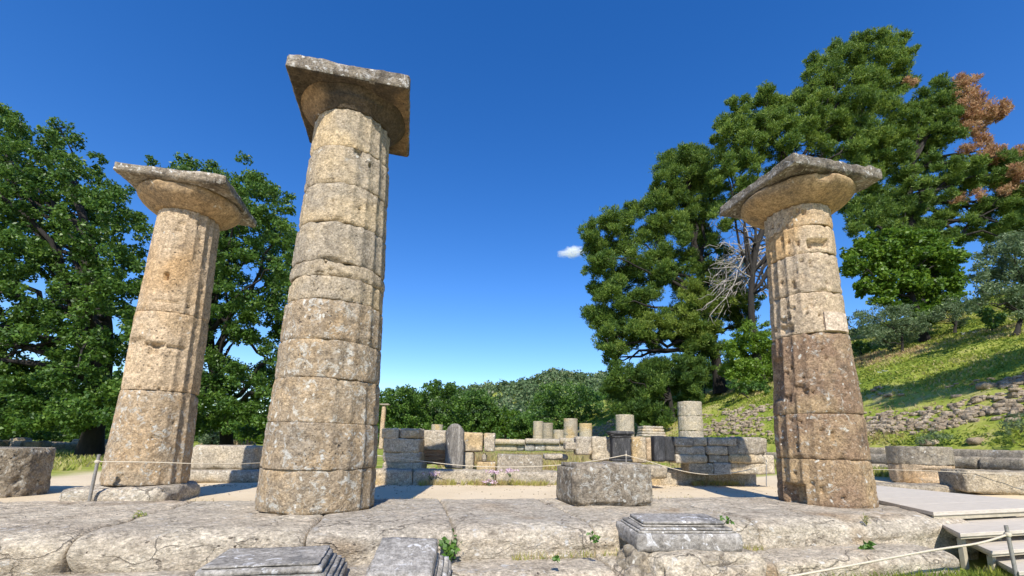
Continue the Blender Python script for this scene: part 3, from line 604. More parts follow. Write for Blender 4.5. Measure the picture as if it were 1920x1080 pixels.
# ------------------------------------------------------------------ stumps of columns behind, drum at the right, other loose blocks
def stump(u, vb, vt, Yd, wpx, label, mat='wall', seed=0, z0=None, nd=2, cut=0):
    p = at_y(u, vb, Yd); top = at_y(u, vt, Yd)[2]
    g0 = float(ground_z(p[0], p[1])) if z0 is None else z0
    r = wpx/2*Yd/F_PX*math.cos(math.atan2(abs(p[0]), p[1]))**.7
    t = empty('column_stump', (p[0], p[1], g0), label, 'column stump', 'column stumps around the cella')
    zs = np.linspace(0, top-g0, nd+1)
    for i in range(nd):
        drum(t, 'drum', zs[i]+.004, zs[i+1]-.004, r*(1-.01*i), r*(1-.01*i-.008), M[mat], .1, seed+i, None, .022, (), .05, 80, .012, step=.05)
    return t
stump(1296, 822, 754, 19.8, 48, 'tallest column stump behind the right ruined wall, built of thin layers', seed=500, nd=4)
stump(1172, 815, 778, 26, 35, 'fluted column stump rising right above the black pedestal', 'wall', 510, nd=1)
stump(1098, 822, 794, 31.9, 25, 'column stump far off, just left of the broken wall end', 'wall', 520)
stump(1070, 822, 785, 34.7, 27, 'tall narrow column stump second from the left group', 'wall', 530)
stump(1048, 822, 806, 37.5, 22, 'lowest rounded column stump between two taller ones', 'wall', 540, nd=1)
stump(1009, 822, 790, 43, 20, 'left far column stump, slightly taller of the touching pair', 'wall', 550)
stump(1027, 822, 793, 41, 20, 'far column stump touching the right side of the pair', 'block', 560)
stump(819, 815, 796, 38, 22, 'small far column stump seen over the left ruined wall', 'wall', 570, nd=1)
far = [(1140, 822, 811, 30, 34, 'low mound block left of the black pedestal top')]
t = empty('drum_stack', at_z(1730, 905, .02), 'broad low column stump of two pieces standing right of the brown column', 'column stump')
drum(t, 'drum', 0, .42, .585, .60, M['col_l'], .3, 580, None, .02, [(-1.9, .22, .22, .10, .06)], .06, 120, .012, step=.03)
drum(t, 'drum', .424, .82, .60, .60, M['block'], .3, 581, None, .01, (), .06, 120, .012, step=.03)
pr_ = at_z(1850, 925, .0); 
V, Fq = block_mesh(2.3, .8, .42, res=.05, rnd=.05, amp=.02, big=.03, seed=590)
o = mesh_np('long_block', V, Fq, M['block'], None, (pr_[0]+1.28, pr_[1]+.55, -.04), -.22); set_tag(o, 'long low grey block lying behind the wooden deck at the right edge', 'stone block')
V, Fq = block_mesh(3.2, .55, .16, res=.06, rnd=.05, amp=.02, big=.03, seed=592)
o = mesh_np('flat_kerb_block', V, Fq, M['block'], None, (8.1, 9.55, -.1), -.05); set_tag(o, 'flat pale kerb stone between the wooden deck and the broad stump', 'stone block')
# thin layered stone pile right of the black pedestal
pl = empty('layered_pier', at_y(1226, 820, 22), 'short pier of thin stone layers behind the right ruined wall', 'stone pier'); pl['_o'] = [0.]
for k in range(4): rect_wall(pl, 1206-k, 799+k*5.2, 1244+k*2, 804+k*5.2, 22-.05*k, 1.0, M['wall'], 'layer', seed=595+k, res=.08, rnd=.03)
# dark drum at the far left
t = empty('dark_stump', (-7.38, 6.5, -.22), 'dark rough column stump cut off by the left edge of the picture', 'column stump')
drum(t, 'drum', 0, .72, .66, .64, M['block_dark'], .2, 600, None, .012, (), .07, 160, .03, step=.03)
# block behind column L, with its footing
lb = empty('square_block', (-5.75, 9.35, -.16), 'square block half in shadow between the left and the tallest column', 'stone block', rotz=PSI)
part('block', lb, 0, 0, .24, 1.16, .7, .46, M['wall'], res=.05, rnd=.04, seed=610)
part('footing', lb, .05, -.1, 0, 1.4, 1.1, .24, M['wall'], res=.07, rnd=.04, seed=611)
# far rows of blocks on the left lawn
rng = np.random.default_rng(5)
for i in range(16):
    u = -30 + i*13.5 + rng.uniform(-3, 3); v = 840 + rng.uniform(-3, 4)
    p = at_z(u, v+6, -.35); s = rng.uniform(.5, 1.1)
    sh, (wd, ht) = rng.integers(0, 2), (s*1.1, rng.uniform(.45, .75))
    V, Fq = block_mesh(wd, .7, ht, res=.1, rnd=.08, amp=.03, big=.05, seed=620+i)
    set_tag(mesh_np('fallen_block', V, Fq, M['rubble'], None, (p[0], p[1]+rng.uniform(-1, 2), -.36), rng.uniform(-.4, .4)), 'fallen pale stone block in the row under the left trees', 'stone block', 'row of fallen blocks under the left trees')
for i, u in enumerate([378, 437, 443, 449, 456, 462, 470, 477]):
    p = at_z(u, 838, -.33); hh = rng.uniform(.55, .85) + (.25 if u in (470, 378) else 0)
    V, Fq = block_mesh(.26, .26, hh, res=.08, rnd=.05, amp=.02, big=.02, seed=640+i, taper=.15)
    set_tag(mesh_np('stone_stub', V, Fq, M['rubble'], None, (p[0], p[1], -.36), rng.uniform(-.4, .4)), 'small upright stone stub in the row behind the square block', 'stone stub', 'row of upright stone stubs')
# slim post with a cap seen right of the tallest column
sp = empty('capped_pillar', at_y(717, 806, 14), 'slim pale pillar with a small cap at the right edge of the tallest column', 'pillar')
part('shaft', sp, 0, 0, -.6, .14, .14, 1.35, M['col_l'], res=.05, rnd=.02, seed=650); part('cap', sp, .03, 0, .75, .32, .22, .07, M['block'], res=.05, rnd=.02, seed=651)
# white van-like panel far left is a low white building wall
p = at_y(255, 820, 70); V, Fq = block_mesh(6, 3, 1.0, res=.5, rnd=.02, amp=0, big=0)
wb = empty('white_hut', (p[0], p[1], p[2]-.6), 'low white hut glimpsed far under the left trees', 'building')
mesh_np('wall', V*np.array([1, 1, 1.3]), Fq, M['white_paint'], wb)
V, Fq = block_mesh(6.5, 3.5, .2, res=.5, rnd=.02, amp=0, big=0); mesh_np('roof', V, Fq, M['deck_side'], wb, (0, 0, 1.3))

# ------------------------------------------------------------------ terrace steps at the foot of the slope
rng = np.random.default_rng(8)
def course(parent, a, b0, b1, z, h, th, seed, mat='block'):
    b = b0; i = 0
    while b < b1:
        l = min(rng.uniform(.9, 2.0), b1-b+.01)
        V, Fq = block_mesh(l-.015, th, h, res=.07, rnd=.05, amp=.02, big=.03, seed=seed+i)
        pos = W(a + rng.uniform(-.04, .04), b+l/2, z)
        mesh_np('block', V, Fq, M[mat], parent, pos - np.array(parent.location), PSI+math.pi/2)
        b += l; i += 1
t1 = empty('terrace_wall', W(13.9, 12, -.1), 'lowest terrace wall of long grey blocks behind the broad stump', 'terrace wall')
course(t1, 13.7, 1.5, 12, -.1, .42, .7, 700); course(t1, 14.2, 1.5, 12, .32, .30, .8, 720)
t2 = empty('terrace_wall', W(14.9, 12, .4), 'upper terrace wall of long grey blocks with weeds, below the rubble bank', 'terrace wall')
course(t2, 14.9, .5, 13, .45, .36, .8, 740)
t3 = empty('terrace_wall', W(14.5, 22, .2), 'far part of the terrace wall behind the right ruined wall', 'terrace wall')
course(t3, 14.3, 14, 30, .1, .45, .7, 760)

# rubble bank: uncountable small stones
def rock_variants(k=10):
    out_ = []
    for s in range(k):
        V, Fq = block_mesh(1, .75, .5, res=.34, rnd=.2, amp=.05, big=.13, seed=800+s); out_.append((V, Fq))
    return out_
RV = rock_variants()
def scatter_rocks(pts, sizes, rots):
    VV, FF, off = [], [], 0
    for i, (p, s, r) in enumerate(zip(pts, sizes, rots)):
        V, Fq = RV[i % len(RV)]
        c, sn_ = math.cos(r), math.sin(r)
        Q = V*s; Q = np.stack([Q[:, 0]*c-Q[:, 1]*sn_, Q[:, 0]*sn_+Q[:, 1]*c, Q[:, 2]-.2*s], -1)+p
        VV.append(Q); FF.append(Fq+off); off += len(V)
    return np.concatenate(VV), np.concatenate(FF)
rng = np.random.default_rng(11)
N = 9000
a = rng.uniform(15.3, 20.5, N*4); b = rng.uniform(0, 48, N*4)
dn = fbm(np.stack([a*.7, b*.3, 0*a], -1), .8, 3, 31) + .5*fbm(np.stack([a*2.4, b*.25, 0*a], -1), .8, 2, 32)
band = sstep(a, 15.3, 15.9)*(1-sstep(a, 17.6+.5*np.sin(b*.3), 19.4+.7*np.sin(b*.23)))
keep = rng.uniform(0, 1, N*4) < np.clip(.22+1.4*dn, 0, 1)*band*np.where(b > 13, .3, 1)
a, b = a[keep][:N], b[keep][:N]
x = a*CS-b*SN; y = a*SN+b*CS; z = ground_z(x, y)
V, Fq = scatter_rocks(np.stack([x, y, z], -1), rng.uniform(.10, .40, len(x))**1.25*1.15, rng.uniform(0, 6.3, len(x)))
set_tag(mesh_np('rubble', V, Fq, M['rubble'], smooth=False), 'bank of broken pale rubble stones across the foot of the grassy slope', 'rubble', kind='stuff')
rng = np.random.default_rng(12)
N = 1300; a = rng.uniform(-4.5, 8.3, N); e_ = rng.uniform(0, 1, N)
b = np.where(e_ < .45, 9.40-np.abs(rng.normal(0, .22, N)), np.where(e_ < .75, 6.05+np.abs(rng.normal(0, .2, N)), rng.uniform(6.1, 9.4, N)))
x = a*CS-b*SN; y = a*SN+b*CS
V, Fq = scatter_rocks(np.stack([x, y, ground_z(x, y)+.002], -1), rng.uniform(.010, .034, N), rng.uniform(0, 6.3, N))
set_tag(mesh_np('pebbles', V, Fq, M['rubble'], smooth=False), 'small pebbles scattered on the sand path between the platform and the foundation', 'pebbles', kind='stuff')
big = [(1850, 728, .5, 'large pale boulder above the rubble bank'), (1905, 735, .4, 'boulder at the right picture edge above the rubble'), (1690, 742, .3, 'white stone alone at the top of the rubble, nearer the brown column'), (1665, 744, .33, 'small white stone just right of the brown column'),
       (1795, 745, .3, 'small stone in the yellow grass above the rubble'), (1880, 765, .45, 'flat outcrop stone in the rubble at right'), (1745, 834, .45, 'stone on top of the terrace wall in the middle'), (1830, 832, .5, 'rounded stone on the terrace wall near the right edge')]
for i, (u, v, s, lab) in enumerate(big):
    p = on_ground(u, v); V, Fq = RV[i % len(RV)]
    V2, F2 = block_mesh(s, s*.7, s*.42, res=.09, rnd=.12*s, amp=.03, big=.06*s, seed=830+i)
    set_tag(mesh_np('hillside_stone', V2, F2, M['rubble'], None, (p[0], p[1], p[2]-.08*s), .5*i), lab, 'stone')

rng = np.random.default_rng(14)
N = 520; a = rng.uniform(-.9, 8.2, N); b = np.where(rng.uniform(0, 1, N) < .6, 10.15+np.abs(rng.normal(0, .12, N)), rng.uniform(10.8, 15, N))
x = a*CS-b*SN; y = a*SN+b*CS
V, Fq = scatter_rocks(np.stack([x, y, ground_z(x, y)], -1), rng.uniform(.04, .20, N), rng.uniform(0, 6.3, N))
set_tag(mesh_np('wall_rubble', V, Fq, M['rubble'], smooth=False), 'small broken stones lying along the foot of the ruined walls', 'rubble', kind='stuff')

# ------------------------------------------------------------------ wooden deck and stairs
def box(parent, name, c, s, mat, rot=0, bev=.004):
    V, Fq = block_mesh(s[0], s[1], s[2], res=9, rnd=.001, amp=0, big=0); V = V*1.0
    # plain box from its 8 corners
    x_, y_, z_ = s[0]/2, s[1]/2, s[2]
    Vb = np.array([(-x_, -y_, 0), (x_, -y_, 0), (x_, y_, 0), (-x_, y_, 0), (-x_, -y_, z_), (x_, -y_, z_), (x_, y_, z_), (-x_, y_, z_)])
    Fb = np.array([(0, 3, 2, 1), (4, 5, 6, 7), (0, 1, 5, 4), (1, 2, 6, 5), (2, 3, 7, 6), (3, 0, 4, 7)])
    o = mesh_np(name, Vb, Fb, mat, parent, c, rot, smooth=False)
    if bev:
        md = o.modifiers.new('bevel', 'BEVEL'); md.width = bev; md.segments = 2
    return o
stairs = empty('wooden_stairs', W(6.0, 4.15, -.46), 'pale wooden visitor deck with open stair treads beside the stylobate', 'stairs', rotz=PSI)
def st(name, a0, a1, b0, b1, ztop, th, mat):
    box(stairs, name, (((a0+a1)/2-6.0), ((b0+b1)/2-4.15), ztop-th+.46), (a1-a0, b1-b0, th), mat)
def poly_board(name, pts, ztop, th, mat):
    n_ = len(pts); P = [((a-6.0), (b-4.15)) for a, b in pts]
    V = [(x, y, ztop-th+.46) for x, y in P] + [(x, y, ztop+.46) for x, y in P]
    F_ = [list(range(n_))[::-1], list(range(n_, 2*n_))] + [[i, (i+1) % n_, (i+1) % n_+n_, i+n_] for i in range(n_)]
    o = mesh_np(name, V, F_, mat, stairs, smooth=False); md = o.modifiers.new('bevel', 'BEVEL'); md.width = .004; md.segments = 2
# deck: five boards, then three treads that fan out
dl = lambda t: (5.95+.75*t, 4.11+1.45*t) if t <= 1 else (6.70+.7*(t-1), 5.56+1.7*(t-1))
dr = lambda t: (9.1, 4.42+1.5*t)
for k in range(5):
    t0, t1_ = k*.4, (k+1)*.4-.004
    poly_board('deck_board', [dl(t0), dr(t0), dr(t1_), dl(t1_)], .05, .045, M['deck'])
poly_board('frame', [(5.98, 4.13), (9.0, 4.44), (9.0, 4.48), (6.0, 4.17)], .003, .05, M['deck_side'])
poly_board('frame', [(6.02, 4.19), (6.06, 4.19), (6.74, 5.55), (6.70, 5.55)], .003, .05, M['deck_side'])
for zt_, fl, bl_ in [(-.075, (5.51, 3.59), (6.22, 4.31)), (-.20, (5.57, 3.39), (6.1, 4.0)), (-.325, (5.50, 3.17), (6.0, 3.70))]:
    poly_board('tread', [fl, (fl[0]+5, fl[1]+.35), (bl_[0]+5, bl_[1]+.35), bl_], zt_, .035, M['deck'])
    poly_board('frame', [(fl[0]+.03, fl[1]+.02), (fl[0]+5, fl[1]+.37), (fl[0]+5, fl[1]+.41), (fl[0]+.05, fl[1]+.06)], zt_-.037, .025, M['deck_side'])
    poly_board('frame', [(fl[0]+.07, fl[1]+.065), (fl[0]+.11, fl[1]+.065), (bl_[0]+.07, bl_[1]), (bl_[0]+.03, bl_[1])], zt_-.037, .025, M['deck_side'])
for zt_, a0, b0 in [(.0, 5.98, 4.12), (-.12, 5.56, 3.62), (-.245, 5.62, 3.42), (-.37, 5.56, 3.2)]:
    for k in range(4): st('support', a0+.16+k*.62, a0+.21+k*.62, b0+.10+k*.06, b0+.15+k*.06, zt_-.04, .5, M['deck_side'])

# ------------------------------------------------------------------ posts and ropes
def tube_mesh(P, r, ns=8):
    P = np.asarray(P, float); r = np.broadcast_to(np.asarray(r, float), (len(P),))
    T = np.gradient(P, axis=0); T /= np.maximum(np.linalg.norm(T, axis=1, keepdims=True), 1e-9)
    up = np.where(np.abs(T[:, 2:3]) > .9, np.array([[1., 0, 0]]), np.array([[0, 0, 1.]]))
    A = np.cross(T, up); A /= np.linalg.norm(A, axis=1, keepdims=True); B = np.cross(T, A)
    th = np.linspace(0, 2*np.pi, ns, endpoint=False)
    V = (P[:, None] + r[:, None, None]*(np.cos(th)[None, :, None]*A[:, None] + np.sin(th)[None, :, None]*B[:, None])).reshape(-1, 3)
    i = np.arange(len(P)*ns).reshape(len(P), ns); j = np.roll(i, -1, 1)
    return V, np.stack([i[:-1], j[:-1], j[1:], i[1:]], -1).reshape(-1, 4)
def tubes(list_):
    VV, FF, off = [], [], 0
    for P, r, ns in list_:
        V, Fq = tube_mesh(P, r, ns); VV.append(V); FF.append(Fq+off); off += len(V)
    return np.concatenate(VV), np.concatenate(FF)
def rope(pts, label, r=.008):
    P = np.array([at_y(u, v, yd) for u, v, yd in pts])
    t = np.linspace(0, 1, len(P)); tt = np.linspace(0, 1, 50)
    # smooth interpolation
    Q = np.stack([np.interp(tt, t, P[:, k]) for k in range(3)], -1)
    for _ in range(30): Q[1:-1] = (Q[:-2]+Q[1:-1]*2+Q[2:])/4
    V, Fq = tube_mesh(Q, r, 6); o = mesh_np('barrier_rope', V-Q[0], Fq, M['rope'], None, Q[0]); set_tag(o, label, 'rope')
def post(foot, top, label, r=.018):
    foot = np.array(foot); top = np.array(top)
    t = empty('rope_post', foot, label, 'post')
    V, Fq = tube_mesh([np.zeros(3), (top-foot)*.5, top-foot], [r, r, r*.95], 10); mesh_np('rod', V, Fq, M['post'], t)
    k = (top-foot)*.86; V, Fq = tube_mesh([k+np.array([.0, 0, -.02]), k+np.array([0, 0, .0]), k+np.array([0, 0, .02])], [r*1.2, r*1.9, r*1.2], 10); mesh_np('collar', V, Fq, M['rope'], t)
pf = at_z(165, 950, -.13); pt = at_y(186, 852, pf[1]-.02)
post(pf, pt, 'leaning metal rope post in front of the left column')
kn = pf+(pt-pf)*.86
def px(P):
    d = np.array(P)-np.array([0, 0, HC]); c, s = math.cos(PITCH), math.sin(PITCH)
    y_ = d[1]*c+d[2]*s; z_ = -d[1]*s+d[2]*c; u_, v_ = F_PX*d[0]/y_, -F_PX*z_/y_
    return 960+u_*math.cos(ROLL)-v_*math.sin(ROLL), PY+u_*math.sin(ROLL)+v_*math.cos(ROLL)
ku, kv = px(kn)
rope([(ku, kv, kn[1]), (300, 866, 5.45), (400, 872, 5.8), (480, 869, 6.5), (560, 862, 7.4), (640, 856, 8.3), (700, 853, 9.0)], 'thin rope from the left post across the left column', .006)
rope([(700, 853, 9.0), (790, 864, 9.02), (860, 874, 9.05), (930, 876, 9.05), (1000, 876, 9.05), (1070, 871, 9.05), (1130, 862, 9.05), (1173, 853, 9.05)], 'pale rope hanging across the doorway in front of the ruined walls')
rope([(1173, 853, 9.05), (1220, 866, 9.1), (1270, 882, 9.1), (1320, 891, 9.15), (1370, 889, 9.2), (1437, 873, 9.25)], 'pale rope sagging from behind the big block to the rod left of the brown column')
post(at_y(1174, 905, 9.05), at_y(1174, 845, 9.05), 'thin metal rope rod behind the big rough block', .012)
post(at_y(1437, 912, 9.25), at_y(1437, 862, 9.25), 'thin metal rope rod left of the brown column', .010)
post(at_y(700, 915, 9.0), at_y(701, 846, 9.0), 'thin metal rope rod hidden beside the tallest column', .010)
rope([(1637, 880, 9.6), (1720, 882, 9.2), (1800, 885, 8.9), (1880, 889, 8.6), (1960, 893, 8.3)], 'thin rope right of the brown column in front of the broad stump', .006)
pf = at_y(1912, 1110, 4.35); pt = at_y(1886, 985, 4.35)
post(pf, pt, 'metal rope post in front of the wooden stair treads', .016)
ku, kv = px(pf+(pt-pf)*.86)
rope([(ku, kv, 4.35), (1840, 1020, 4.35), (1780, 1026, 4.3), (1700, 1040, 4.2), (1600, 1060, 4.05), (1500, 1077, 3.9), (1400, 1098, 3.75)], 'pale rope running low over the weeds at the bottom right', .010)

# ------------------------------------------------------------------ foliage
def unit(v): return v/np.maximum(np.linalg.norm(v, axis=-1, keepdims=True), 1e-9)
def leaves(blobs, dens, L_, W_, rng, kind='broad', subs=12, flat=.8, tone=0.0):
    VV, RR = [], []
    for bi, (c, Rb) in enumerate(blobs):
        nl = int(dens*Rb*Rb) + 8
        dirs = unit(rng.normal(size=(subs, 3))); sc_ = c + dirs*Rb*rng.uniform(.35, .85, (subs, 1))*np.array([1, 1, flat])
        sr = Rb*rng.uniform(.28, .5, subs); st_ = rng.uniform(-.18, .18, subs) + rng.uniform(-.08, .08)
        k = rng.integers(0, subs, nl)
        d = unit(rng.normal(size=(nl, 3)))
        rad = rng.uniform(.35, 1.0, (nl, 1))**.5*np.where(rng.uniform(0, 1, (nl, 1)) < .14, rng.uniform(1.0, 1.7, (nl, 1)), 1)
        p = sc_[k] + d*sr[k][:, None]*rad*np.array([1, 1, flat])
        if kind == 'needle':
            ax = unit(d*.8 + np.array([0, 0, .55]) + rng.normal(size=(nl, 3))*.45)
        else:
            ax = unit(rng.normal(size=(nl, 3)) + d*.6 - np.array([0, 0, .25]))
        nn = unit(rng.normal(size=(nl, 3))*.8 + d*.9 + np.array([0, 0, .5]))
        sd_ = unit(np.cross(ax, nn))
        l = L_*rng.uniform(.6, 1.3, (nl, 1)); w_ = W_*rng.uniform(.7, 1.25, (nl, 1))
        q = np.stack([p-ax*l*.5, p+sd_*w_*.5, p+ax*l*.5, p-sd_*w_*.5], 1)
        VV.append(q.reshape(-1, 3)); RR.append(np.repeat(np.clip(.5+st_[k]+rng.normal(0, .17, nl)+tone, 0, 1), 4))
    return np.concatenate(VV), np.concatenate(RR)
def leaf_obj(name, V, rnd, mat, parent=None, origin=(0, 0, 0)):
    F4 = np.arange(len(V)).reshape(-1, 4)
    return mesh_np(name, V-np.array(origin), F4, mat, parent, smooth=False, attrs={'rnd': rnd})
def fill(rows, D, sp, gaps=(), rng=None, dj=1.5, layers=(0,), rf=.72, drop=.1):
    """blobs filling a crown: rows = [(v, u0, u1), ...] outline of the crown seen from the site entrance, D = distance, sp = spacing"""
    rows = sorted(rows); vs = [r[0] for r in rows]; B = []
    for li, ly in enumerate(layers):
        v = vs[0] + (li % 2)*sp*.4
        while v <= vs[-1]:
            u0 = np.interp(v, vs, [r[1] for r in rows]); u1 = np.interp(v, vs, [r[2] for r in rows])
            u = u0 + rng.uniform(0, .5)*sp
            while u <= u1:
                uu, vv = u + rng.uniform(-.25, .25)*sp, v + rng.uniform(-.25, .25)*sp
                if rng.uniform() > drop and not any((uu-g[0])**2/(g[2]**2)+(vv-g[1])**2/((g[3] if len(g) > 3 else g[2])**2) < 1 for g in gaps):
                    Dd = D + ly + rng.uniform(-dj, dj)
                    B.append((at_y(uu, vv, Dd), sp*rf*rng.uniform(.75, 1.2)*Dd/F_PX))
                u += sp
            v += sp*.85
    return B
def limbs(base, path, targets, r0, rng, nl=14, twig=3):
    P = [np.array(base)] + [np.array(p) for p in path]
    P = np.array(P); n_ = len(P); out_ = []
    t = np.linspace(0, 1, n_); tt = np.linspace(0, 1, 14)
    Q = np.stack([np.interp(tt, t, P[:, k]) for k in range(3)], -1)
    for _ in range(2): Q[1:-1] = (Q[:-2]+2*Q[1:-1]+Q[2:])/4
    rr = r0*(1-.7*tt); rr[0] *= 1.35
    out_.append((Q, rr, 10))
    idx_ = rng.permutation(len(targets))[:nl]
    for i in idx_:
        c = np.array(targets[i][0]); k = rng.integers(5, 13)
        s = Q[k]; 
        if c[2] < s[2]: s = Q[max(3, k-4)]; k = max(3, k-4)
        mid = (s+c)/2 + np.array([0, 0, rng.uniform(-.02, .16)*np.linalg.norm(c-s)]) + rng.normal(size=3)*.06*np.linalg.norm(c-s)
        tb = np.linspace(0, 1, 10)[:, None]
        cv_ = (1-tb)**2*s + 2*tb*(1-tb)*mid + tb*tb*c
        cv_[1:-1] += rng.normal(size=(8, 3))*.02*np.linalg.norm(c-s)
        out_.append((cv_, rr[k]*.55*(1-.82*tb[:, 0]), 7))
        for _ in range(twig):
            j = rng.integers(4, 10); e = cv_[j] + unit(rng.normal(size=3))*targets[i][1]*rng.uniform(.8, 1.6)
            out_.append((np.linspace(cv_[j], e, 4) + np.vstack([[0, 0, 0], rng.normal(size=(2, 3))*.08, [0, 0, 0]]), np.linspace(rr[k]*.16, rr[k]*.04, 4), 4))
    return out_
def tree(name, label, base, blobs, path, mat, dens, L_, W_, seed, r0=.25, kind='broad', group=None, nl=14, twig=3, tone=0., extra=None, bark='bark', cat='tree', flat=.8, bmin=0):
    rng = np.random.default_rng(seed)
    t = empty(name, base, label, cat, group)
    V, rn = leaves(blobs, dens, L_, W_, rng, kind, flat=flat, tone=tone)
    leaf_obj('crown', V, rn, M[mat], t, base)
    if extra:
        for nm, bl, mt, dn_ in extra:
            V, rn = leaves(bl, dn_, L_, W_, rng, kind, flat=flat); leaf_obj(nm, V, rn, M[mt], t, base)
    V, Fq = tubes(limbs(base, path, blobs, r0, rng, nl, twig)); mesh_np('trunk', V-np.array(base), Fq, M[bark], t)
    return t
rg = np.random.default_rng(77)
GT = 'broadleaf trees behind the left columns'
# left oak
D = 19.5
rows = [(205, -140, 20), (235, -150, 55), (255, -150, 120), (290, -150, 150), (330, -150, 190), (380, -150, 250), (450, -150, 275), (520, -150, 270), (600, -150, 260), (680, -150, 250), (740, -150, 240), (792, -150, 225)]
gaps = [(200, 270, 18), (72, 535, 40, 22), (50, 668, 45, 26), (215, 612, 34, 26), (200, 690, 22, 18), (245, 440, 26, 22), (15, 560, 25, 15), (130, 600, 18, 14), (60, 350, 16, 12), (180, 480, 16, 12)]
bl = fill(rows, D, 36, gaps, rg, 1.6, (-1.8, 0, 1.8), .66, .14)
bl += [(at_y(u_, v_, D+rg.uniform(-1, 1)), .85) for u_, v_ in [(-10, 640), (15, 668), (-15, 690), (35, 690), (0, 612), (-30, 660), (60, 705)]]
bl += [(at_y(112, 240, D), .55), (at_y(138, 262, D), .55), (at_y(28, 222, D), .6), (at_y(183, 296, D), .4)]
base = np.array([at_y(170, 842, 21)[0], 21, -.4]); 
tree('oak_tree', 'large oak at the far left, its windblown crown spreading over the lawn', base, bl, [at_y(195, 700, 20.5), at_y(200, 600, 20), at_y(170, 450, 19.5), at_y(130, 330, 19.5)], 'oak', 1150, .155, .092, 1, .42, group=GT, nl=34)
# oak between L and C columns
D = 23
rows = [(305, 270, 300), (318, 330, 470), (340, 300, 495), (375, 300, 535), (410, 330, 535), (450, 330, 548), (520, 330, 560), (600, 330, 580), (690, 330, 600), (760, 340, 600), (800, 350, 560)]
gaps = [(480, 520, 22, 26), (455, 500, 14), (448, 665, 42, 22), (415, 640, 22, 30), (470, 540, 16), (505, 620, 16, 18), (430, 440, 12), (500, 440, 10), (520, 400, 12), (300, 360, 14)]
bl = fill(rows, D, 34, gaps, rg, 1.6, (-1.7, 0, 1.9), .66, .12)
bl += [(at_y(456, 298, D), .45), (at_y(470, 330, D), .5), (at_y(538, 372, D), .45), (at_y(282, 302, D), .4), (at_y(345, 300, D), .45), (at_y(545, 440, D), .5), (at_y(512, 352, D), .4)]
base = np.array([at_y(428, 833, 26)[0], 26, -.4])
tree('oak_tree', 'dark oak filling the gap between the left and the tallest column', base, bl, [at_y(425, 780, 25), at_y(400, 700, 24), at_y(385, 600, 23), at_y(410, 480, 23), at_y(440, 390, 23)], 'oak', 1150, .155, .092, 2, .36, group=GT, nl=32)
# bushes and small trees under them, further off
def dome(u, vtop, vbot, wpx, D, sp=None, rf=.72):
    h = vbot-vtop; sp = sp or max(14, wpx*.16); B = []
    rows = [(vtop+sp*.5, u-wpx*.2, u+wpx*.2), (vtop+h*.25, u-wpx*.38, u+wpx*.38), (vtop+h*.55, u-wpx*.47, u+wpx*.47), (vbot-sp*.4, u-wpx*.46, u+wpx*.46)]
    return fill(rows, D, sp, (), rg, wpx*.12*D/F_PX, (-wpx*.22*D/F_PX, 0, wpx*.22*D/F_PX), rf, .08)
def dome_tree(u, vtop, vbot, wpx, D, mat, label, seed, dens=160, L_=.3, W_=.2, name='broadleaf_tree', group=None, tone=0, trunk_v=None, r0=.18, twig=1):
    gz = float(ground_z(at_y(u, 800, D)[0], D)); base = np.array([at_y(u, 800, D)[0], D, gz])
    tree(name, label, base, dome(u, vtop, vbot, wpx, D), [at_y(u, (vtop+vbot)/2, D)], mat, dens, L_, W_, seed, r0, group=group, nl=6, twig=twig, tone=tone)
G2 = 'smaller trees far behind the left columns'
dome_tree(-10, 700, 826, 190, 36, 'oak2', 'shaded low tree behind the far left oak, cut off by the picture edge', 16, 240, .24, .16, group=G2, tone=-.15)
dome_tree(165, 735, 826, 110, 38, 'oak', 'dark low tree behind the trunk of the far left oak', 17, 240, .24, .16, group=G2, tone=-.1)
dome_tree(40, 745, 832, 150, 42, 'oak2', 'low rounded tree under the left oak, nearest the picture edge', 11, 200, .28, .18, group=G2)
dome_tree(150, 752, 830, 130, 46, 'maple', 'pale green low tree under the left oak, beside its trunk', 12, 190, .28, .18, group=G2)
dome_tree(240, 770, 830, 90, 50, 'oak2', 'small far tree hidden mostly by the left column', 13, 170, .3, .2, group=G2)
dome_tree(403, 775, 836, 50, 40, 'olive', 'small rounded yellowish tree left of the dark oak trunk', 14, 260, .2, .14, group=G2, tone=.1)
dome_tree(470, 772, 832, 70, 44, 'maple', 'small rounded tree right of the dark oak trunk', 15, 240, .22, .15, group=G2)
# centre trees
G3 = 'broadleaf trees behind the cella walls'
dome_tree(745, 722, 826, 120, 48, 'oak', 'dense dark green tree right beside the tallest column', 21, 260, .26, .17, group=G3, tone=.05)
dome_tree(818, 716, 824, 135, 52, 'oak', 'dense dark green tree over the left ruined wall', 22, 250, .27, .18, group=G3)
dome_tree(893, 731, 822, 90, 58, 'oak2', 'green tree at the right end of the dark tree group', 23, 220, .3, .2, group=G3)
dome_tree(948, 766, 826, 110, 60, 'maple', 'lighter low tree in the middle between the tree groups', 24, 200, .3, .2, group=G3, tone=-.1)
dome_tree(1068, 714, 824, 148, 50, 'oak2', 'broad bright green dome-shaped tree behind the column stumps', 25, 260, .26, .17, group=G3, tone=.05)
dome_tree(990, 775, 826, 70, 56, 'oak2', 'small tree left of the broad dome-shaped tree', 26, 200, .3, .2, group=G3)
